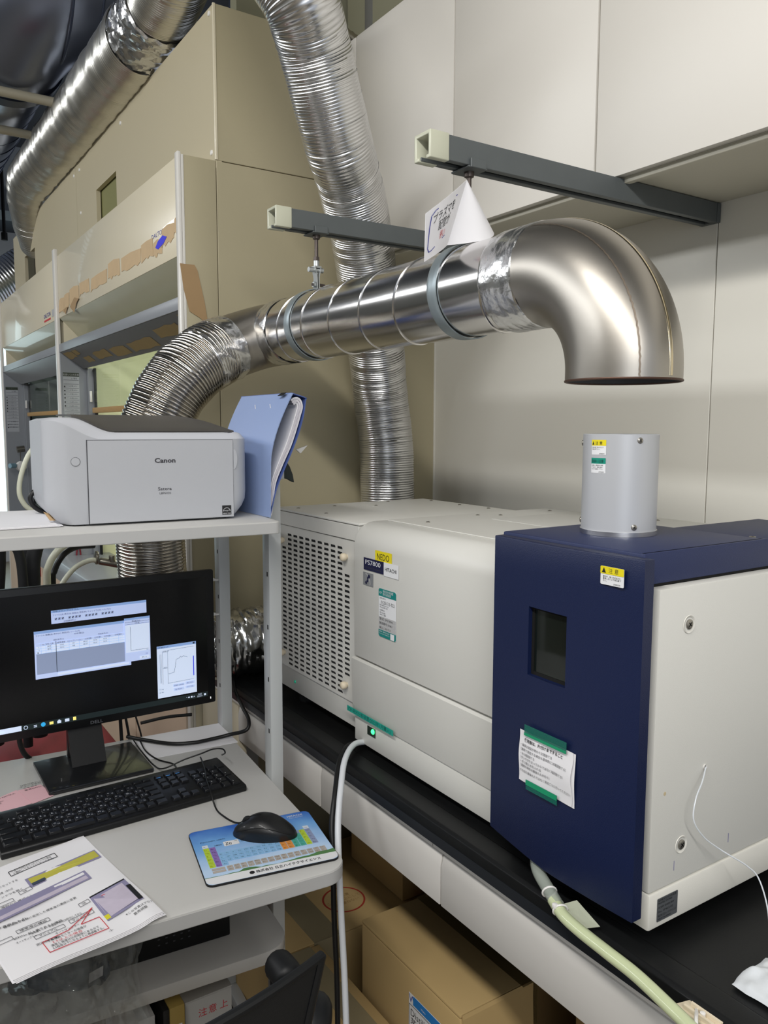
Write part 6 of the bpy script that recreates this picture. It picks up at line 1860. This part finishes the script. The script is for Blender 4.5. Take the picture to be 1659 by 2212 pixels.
obj('board', MB().box((0.10, 1.25, 0.105), (0.60, 1.60, 0.1210)), M_deske, fs, bevel=0.001)
for x in (0.13, 0.55):
    for y in (1.28, 1.55):
        obj('leg', MB().box((x, y, 0), (x + 0.02, y + 0.02, 0.105)), M_post, fs)
tag(obj('pale_cable', MB().tube(cr([(0.20, 1.30, 0.44 - 0.19), (0.28, 1.28, 0.33), (0.33, 1.27, 0.35), (0.37, 1.26, 0.32), (0.385, 1.25, 0.25), (0.38, 1.23, 0.128)], 8), 0.006, 12), M_hoseg), 'pale grey cable bending down beneath the lower shelf', 'cable')

# ================================================================ OFFICE CHAIR (seen from behind)
chr_ = thing('office_chair', 'black office chair with mesh back, pushed in front of the cart', 'chair', (0.18, 0.95, 0))


def backp(i, j):
    """mesh backrest: i across, j 0 top .. 1 bottom"""
    w0 = 0.245 - 0.070 * j
    x = 0.165 + (2 * i - 1) * w0
    sag = 0.055 * (1 - (2 * i - 1) ** 2)
    y = 0.752 - sag + 0.05 * j
    zt = 0.842 - 0.010 * (2 * i - 1) ** 2
    return V((x, y, zt - 0.40 * j))


obj('backrest', MB().grid(backp, 36, 20), M_chair, chr_, solid=0.004, smooth=60)
obj('back_frame', MB().tube([backp(k / 30, 0) for k in range(31)], 0.0055, 10), M_chairp, chr_)
for e in (0, 1):
    obj('back_frame', MB().tube([backp(e, k / 12) for k in range(13)], [0.0055 + 0.004 * k / 12 for k in range(13)], 10), M_chairp, chr_)
obj('back_spar', MB().tube(cr([(0.395, 0.775, 0.66), (0.425, 0.80, 0.705), (0.442, 0.83, 0.70), (0.440, 0.86, 0.62), (0.40, 0.90, 0.50), (0.30, 0.95, 0.44)], 8), 0.021, 16), M_chairp, chr_)


def seatp(i, j):
    a = 2 * PI * i
    rr = [0, 0.25, 0.5, 0.75, 0.9, 1.0, 1.0, 0.9][int(j * 7 + .5)]
    hz = [0.455, 0.455, 0.454, 0.450, 0.443, 0.428, 0.410, 0.400][int(j * 7 + .5)]
    q = lambda c, s_: (abs(c) ** 0.75) * (1 if c > 0 else -1)
    return V((0.17 + 0.245 * rr * q(math.cos(a), 0), 1.03 + 0.225 * rr * q(math.sin(a), 0), hz + 0.012 * rr * math.cos(a) ** 2))


obj('seat', MB().grid(seatp, 48, 7, cu=True), M_chair, chr_, smooth=60)
for s_ in (-1, 1):
    ax_ = 0.17 + s_ * 0.300
    arm = obj('armrest', MB().tube(cr([(ax_, 0.950, 0.650), (ax_, 0.965, 0.654), (ax_, 0.985, 0.654), (ax_, 1.005, 0.650)], 6), [0.008, 0.014, 0.018, 0.0205] + [0.022] * 11 + [0.0205, 0.018, 0.014, 0.008], 16), M_chairp, chr_)
    obj('armrest_post', MB().tube(cr([(ax_, 0.99, 0.64), (ax_ - s_ * 0.004, 0.99, 0.56), (ax_ - s_ * 0.06, 0.99, 0.43)], 6), 0.014, 12), M_chairp, chr_)
obj('gas_column', MB().cyl((0.17, 1.03, 0.10), (0.17, 1.03, 0.41), 0.025, n=20), M_chairp, chr_)
for k in range(5):
    a = 2 * PI * k / 5 + 0.3
    e = V((0.17 + 0.26 * math.cos(a), 1.03 + 0.26 * math.sin(a), 0.07))
    obj('base_leg', MB().tube([(0.17, 1.03, 0.11), tuple(e)], [0.024, 0.014], 10), M_chairp, chr_)
    obj('castor', MB().cyl((e.x - 0.012, e.y, 0.030), (e.x + 0.012, e.y, 0.030), 0.0285, n=20), M_rubber, chr_)

# ================================================================ CABLES FROM THE SPECTROMETER TO THE FLOOR
tag(obj('power_hose', MB().tube(cr([(0.815, 1.290, 0.812), (0.770, 1.275, 0.822), (0.725, 1.235, 0.816), (0.690, 1.19, 0.790), (0.664, 1.155, 0.750), (0.650, 1.130, 0.700), (0.648, 1.118, 0.60), (0.650, 1.110, 0.48), (0.648, 1.10, 0.36), (0.640, 1.09, 0.30), (0.635, 1.085, 0.012)], 10), 0.0056, 14), M_hoseg), 'thick white cable arching off the bench and down beside the desktop corner', 'cable')
tag(obj('power_cable', MB().tube(cr([(0.810, 1.300, 0.809), (0.760, 1.285, 0.817), (0.715, 1.240, 0.810), (0.678, 1.19, 0.780), (0.655, 1.162, 0.740), (0.647, 1.143, 0.69), (0.644, 1.136, 0.60), (0.646, 1.130, 0.48), (0.643, 1.122, 0.36), (0.636, 1.112, 0.28), (0.63, 1.105, 0.008)], 10), 0.0048, 12), M_cable), 'black cable running alongside the thick white one off the bench', 'cable')

# ================================================================ PAPER SIGN HUNG ON THE HANGER ROD
def signp(i, j):
    """curled sheet: left half faces the aisle, right half folds back"""
    tl, tr = V((0.741, 1.018, 1.752)), V((0.862, 1.070, 1.834))
    bl, br = V((0.738, 1.016, 1.680)), V((0.8150, 1.060, 1.722))
    return tl.lerp(tr, i).lerp(bl.lerp(br, i), j) + V((0, -0.006 * math.sin(PI * i), 0))


sg_ = thing('warning_paper', 'curled white warning paper hung on the hanger rod of the longer channel', 'paper', (0.80, 1.04, 1.68))
obj('sheet', MB().grid(signp, 14, 10), M_paper, sg_, solid=0.0005, smooth=60)
TA, TB, TC, TD, TE = V((0.862, 1.070, 1.834)), V((0.875, 1.068, 1.822)), V((0.912, 1.058, 1.753)), V((0.890, 1.058, 1.733)), V((0.815, 1.060, 1.722))


def foldp(i, j):
    a = TA.lerp(TC, j)
    b = TA.lerp(TE, j)
    c = TA.lerp(TD, j)
    p = (b * (1 - i) ** 2 + (c + V((0.0, 0.0, -0.002))) * 2 * i * (1 - i) + a * i * i)
    return p + V((0, -0.018 * math.sin(PI * i) * j, 0))


mb = MB().grid(foldp, 14, 12)
obj('folded_corner', mb, M_paper, sg_, solid=0.0005, smooth=60)


class Sign(Face):
    def at(s, a, b, h=0.0):
        return signp(a, 1 - b) + V((-0.3, -0.95, 0)).normalized() * h


sf = Sign((0, 0, 0), (1, 0, 0), (0, 0, 1), sg_)
sf.n = V((-0.3, -0.95, 0)).normalized()
segs_ = [(0.78, 0.86), (0.22, 0.90), (0.13, 0.84), (0.10, 0.62), (0.08, 0.22), (0.12, 0.14), (0.20, 0.14), (0.62, 0.26)]
sf.lines('print_border', list(zip(segs_[:-1], segs_[1:])), 0.018, M_inkb, h=0.0014)
sf.text([('プラズマを', 0.18, 0.66, 0.58), ('配管が', 0.34, 0.46, 0.34)], 0, 0, 0.20, M_ink, h=0.0014)
sf.text([('熱い', 0.42, 0.27, 0.17)], 0, 0, 0.17, M_inkr, h=0.0014)

# ================================================================ TUBES AND CLIPS AT THE RIGHT
dt_ = thing('drain_tube', 'pale green drain tube with clear upper end lying along the bench front edge', 'tube', (0.70, 0.6, 0.81))
p_up = cr([(0.790, 0.800, 0.838), (0.765, 0.775, 0.836), (0.742, 0.748, 0.832), (0.730, 0.715, 0.824), (0.722, 0.690, 0.818)], 8)
obj('clear_end', MB().tube(p_up, [0.0085] * len(p_up), 16), M_tubec, dt_)
p_lo = cr([(0.7235, 0.700, 0.8200), (0.7160, 0.675, 0.8150), (0.7130, 0.645, 0.8125), (0.7100, 0.60, 0.8120), (0.7060, 0.55, 0.8120), (0.6950, 0.49, 0.8110), (0.6850, 0.44, 0.8110), (0.68, 0.36, 0.812)], 8)
obj('green_hose', MB().tube(p_lo, 0.0078, 18), M_tube, dt_)
for c_, n_ in (((0.7285, 0.712, 0.8232), (0.4, 0.8, 0.3)), ((0.7190, 0.683, 0.8165), (0.4, 0.8, 0.3))):
    nn = V(n_).normalized()
    x_ = nn.orthogonal().normalized()
    y_ = nn.cross(x_)
    obj('cable_tie', MB().tube([V(c_) + x_ * 0.0092 * math.cos(2 * PI * k / 24) + y_ * 0.0092 * math.sin(2 * PI * k / 24) for k in range(25)], 0.0014, 6), M_white, dt_)
obj('tie_head', MB().box((0.7095, 0.6830, 0.8200), (0.7155, 0.6890, 0.8260)), M_white, dt_, bevel=0.001)
obj('tape_flag', MB().sheet([(0.726, 0.690, 0.8170), (0.748, 0.682, 0.8200), (0.745, 0.640, 0.8080), (0.722, 0.650, 0.8080)], (0, 0, 1), 0.0006), mat('translucent_tape', 'c8cdb8', 0.3, alpha=0.7), dt_)
cp = thing('tube_clip', 'ivory plastic tube clip fixed on the bench edge at the lower right corner', 'clip', (0.72, 0.47, 0.803))
obj('base_plate', MB().prism([(0.712, 0.505), (0.731, 0.500), (0.728, 0.440), (0.709, 0.445)], 2, 0.8028, 0.8058), M_knob, cp, bevel=0.001)
obj('strap', MB().tube(cr([(0.722, 0.485, 0.807), (0.712, 0.478, 0.812), (0.700, 0.470, 0.816), (0.690, 0.462, 0.813)], 5), 0.0020, 8), M_white, cp)
obj('rib', MB().box((0.7135, 0.458, 0.8059), (0.7165, 0.495, 0.8105)), M_knob, cp)
obj('rib', MB().box((0.7230, 0.456, 0.8059), (0.7260, 0.493, 0.8105)), M_knob, cp)
obj('pin', MB().lathe([(0, 0.811), (0.003, 0.8105), (0.003, 0.805)], (0.720, 0.476, 0), 2, 12), M_white, cp)


def clothp(i, j):
    p = V((0.7950 + 0.075 * i, 0.440 + 0.055 * j, 0.8035))
    e = math.sin(PI * i) ** 0.5 * math.sin(PI * j) ** 0.5
    return p + V((0.006 * noise.noise(p * 40), 0.006 * noise.noise(p * 37 + V((3, 0, 0))), 0.0145 * e * (1 + 0.5 * noise.noise(p * 60))))


tag(obj('wiping_cloth', MB().grid(clothp, 30, 24), mat('tissue', 'd0d4d8', 0.8, var=0.05, bump=0.5, bs=60), smooth=60), 'crumpled white tissue on the black worktop at the right edge', 'tissue')
# fine capillary tubes from the side panel port
cpy = thing('capillary_tube', 'fine clear capillary loop coming out of the white side panel at right', 'tube', (0.868, 0.586, 1.007))
obj('port', MB().lathe([(0.0018, -0.0006), (0.0032, -0.0012), (0.0030, 0.002)], (0.868, 0.5875, 1.007), 1, 14), M_white, cpy)
obj('tube', MB().tube(cr([(0.868, 0.586, 1.007), (0.850, 0.578, 0.995), (0.833, 0.574, 0.979), (0.825, 0.57, 0.956), (0.840, 0.565, 0.932), (0.863, 0.558, 0.913), (0.875, 0.55, 0.904), (0.894, 0.54, 0.890), (0.904, 0.53, 0.875), (0.893, 0.51, 0.848), (0.885, 0.50, 0.8035)], 8), 0.0009, 8), M_fine, cpy)

# ================================================================ SEEN THROUGH THE CART: hood fittings behind the monitor
for k, (pts, rr, lab) in enumerate((
        ([(0.285, 2.25, 1.17), (0.284, 2.25, 1.08), (0.27, 2.25, 0.90), (0.26, 2.25, 0.60)], 0.022, 'thick black hose at the far left under the upper shelf'),
        ([(0.305, 2.19, 1.17), (0.315, 2.19, 1.14), (0.335, 2.19, 1.04), (0.330, 2.19, 0.60)], 0.012, 'thin black hose next to the thick one under the upper shelf'),
        ([(0.350, 2.33, 1.17), (0.352, 2.33, 1.13), (0.372, 2.33, 1.06), (0.365, 2.33, 0.60)], 0.014, 'black hose in the middle of the bundle under the upper shelf'),
        ([(0.46, 2.25, 1.16), (0.43, 2.25, 1.16), (0.395, 2.25, 1.14), (0.372, 2.25, 1.08), (0.368, 2.25, 0.95), (0.37, 2.25, 0.60)], 0.019, 'black insulated hose curving right, rightmost of the bundle under the upper shelf'))):
    tag(obj('black_hose', MB().tube(cr(pts, 10), rr, 18, fn=lambda i, a: 1 + 0.06 * noise.noise(V((i * .5, math.cos(a), math.sin(a))))), mat('hose_foam', '16181b', 0.7, bump=0.2, bs=60)), lab, 'hose', 'black hoses left of the fume hoods')
tag(obj('hook_hose', MB().tube(cr([(0.345, 1.85, 1.42), (0.326, 1.85, 1.395), (0.304, 1.85, 1.366), (0.288, 1.85, 1.322), (0.284, 1.85, 1.287), (0.292, 1.85, 1.264), (0.305, 1.85, 1.250), (0.33, 1.85, 1.235)], 8), 0.0052, 12), M_cableg), 'pale hose bowing out left of the printer', 'hose')
gh = thing('gas_hose', 'pale hose and black twin looping down in front of the hood post behind the monitor', 'hose', (0.6, 2.6, 1.0))
obj('pale_hose', MB().tube(cr([(0.60, 2.54, 1.085), (0.54, 2.52, 1.085), (0.488, 2.50, 1.067), (0.455, 2.50, 1.02), (0.448, 2.50, 0.95), (0.45, 2.50, 0.60)], 10), 0.0105, 14), M_cableg, gh)
obj('black_hose', MB().tube(cr([(0.60, 2.56, 1.06), (0.545, 2.54, 1.062), (0.502, 2.52, 1.045), (0.475, 2.52, 1.00), (0.468, 2.52, 0.94), (0.47, 2.52, 0.60)], 10), 0.0085, 14), M_cable, gh)
tp_ = thing('gas_tap', 'metal laboratory tap with a pale hose on the grey hood counter', 'tap', (0.70, 2.45, 0.88))
obj('body', MB().cyl((0.70, 2.42, 1.00), (0.585, 2.44, 1.030), 0.011, n=18).cyl((0.62, 2.43, 1.025), (0.62, 2.43, 1.045), 0.009, n=16), mat('tap_metal', '8e8a80', 0.3, 0.9), tp_, bevel=0.001)
obj('handle', MB().lathe([(0, -0.004), (0.020, -0.004), (0.020, 0.004), (0, 0.004)], (0.578, 2.44, 1.040), 0, 24), MATS['tap_metal'], tp_, bevel=0.001)
obj('stem', MB().cyl((0.70, 2.42, 0.88), (0.70, 2.42, 1.005), 0.009, n=16), MATS['tap_metal'], tp_)
obj('hose', MB().tube(cr([(0.585, 2.44, 1.030), (0.560, 2.44, 1.034), (0.522, 2.44, 1.020), (0.495, 2.44, 0.995), (0.472, 2.44, 0.960), (0.45, 2.44, 0.90), (0.44, 2.44, 0.60)], 10), 0.0075, 14), M_cableg, tp_)
cdx = lambda x, z: (0.765 + x, 3.541, z)
tag(obj('looped_lanyard', MB().tube(cr([cdx(-0.026, 1.10), cdx(-0.024, 0.985), cdx(0, 0.945), cdx(0.026, 0.985), cdx(0.026, 1.10)], 8), 0.0032, 8).tube(cr([cdx(-0.002, 1.10), cdx(0, 0.95), cdx(-0.008, 0.885), cdx(0, 0.850), cdx(0.008, 0.885), cdx(0, 0.945)], 6), 0.0034, 8), mat('cord_red', '7a2430', 0.6)), 'dark red looped cord hanging on the grey side column behind the tap', 'lanyard')
oc = thing('reagent_bottle', 'small clear bottle with orange cap near the tap on the hood counter', 'bottle', (0.86, 2.50, 0.882))
obj('body', MB().lathe([(0, 0.8825), (0.022, 0.8825), (0.024, 0.89), (0.024, 0.955), (0.012, 0.975), (0.012, 0.985), (0, 0.985)], (0.70, 2.60, 0), 2, 24), mat('bottle_clear', 'dfe6e0', 0.1, alpha=0.5), oc)
obj('cap', MB().lathe([(0, 1.005), (0.012, 1.004), (0.0135, 1.0), (0.0135, 0.984), (0, 0.984)], (0.70, 2.60, 0), 2, 20), mat('cap_orange', 'e0562c', 0.45), oc)
tag(obj('wooden_block', MB().prism([(0.80, 0.885), (0.93, 0.885), (0.93, 0.97), (0.90, 0.99), (0.86, 0.975), (0.82, 0.965)], 1, 2.30, 2.42), mat('cork_brown', '8a6238', 0.8, var=0.3, vs=30), bevel=0.004), 'brown cork coloured lump behind the ribbed hose on the hood counter', 'block')
tag(obj('red_bin', MB().prism([(2.05, 0.0), (2.60, 0.0), (2.60, 0.56), (2.05, 0.56)], 0, -0.35, 0.56), M_red, bevel=0.01), 'dark red plastic bin behind the cart under the monitor', 'bin')
obj('red_label', MB().box((0.7135, 4.13, 0.70), (0.7149, 4.20, 0.745)), M_inkr, h2)
# service column fittings of the farther hood
vv = thing('valve', 'round pale valve knob on the grey side of the farther fume hood', 'valve', (0.70, 4.9, 1.19))
obj('knob', MB().lathe([(0, -0.03), (0.025, -0.028), (0.03, -0.01), (0.03, 0.0), (0.012, 0.002)], (0.78, 4.98, 1.20), 1, 20), M_white, vv)
obj('stem', MB().cyl((0.745, 4.96, 1.205), (0.715, 4.94, 1.205), 0.014, n=14), mat('valve_blue', '88a8b8', 0.4), vv)
v2 = thing('valve', 'small metal valve with a dangling cord above the pale knob on the farther hood', 'valve', (0.70, 4.9, 1.29))
obj('knob', MB().cyl((0.76, 4.97, 1.295), (0.80, 4.97, 1.30), 0.018, n=16), MATS['tap_metal'], v2)
obj('cord', MB().cyl((0.775, 4.955, 1.29), (0.775, 4.955, 1.23), 0.002, n=6), MATS['tap_metal'], v2)
sh_ = thing('wall_shelf', 'small white ledge inside the farther hood left of the printer', 'shelf', (0.84, 4.2, 1.39))
obj('board', MB().box((0.835, 3.75, 1.385), (0.90, 4.55, 1.395)), M_trim, sh_, bevel=0.002)
obj('bracket', MB().prism([(0.84, 1.385), (0.89, 1.385), (0.87, 1.33), (0.84, 1.33)], 1, 3.8, 4.5), M_hoodg, sh_)
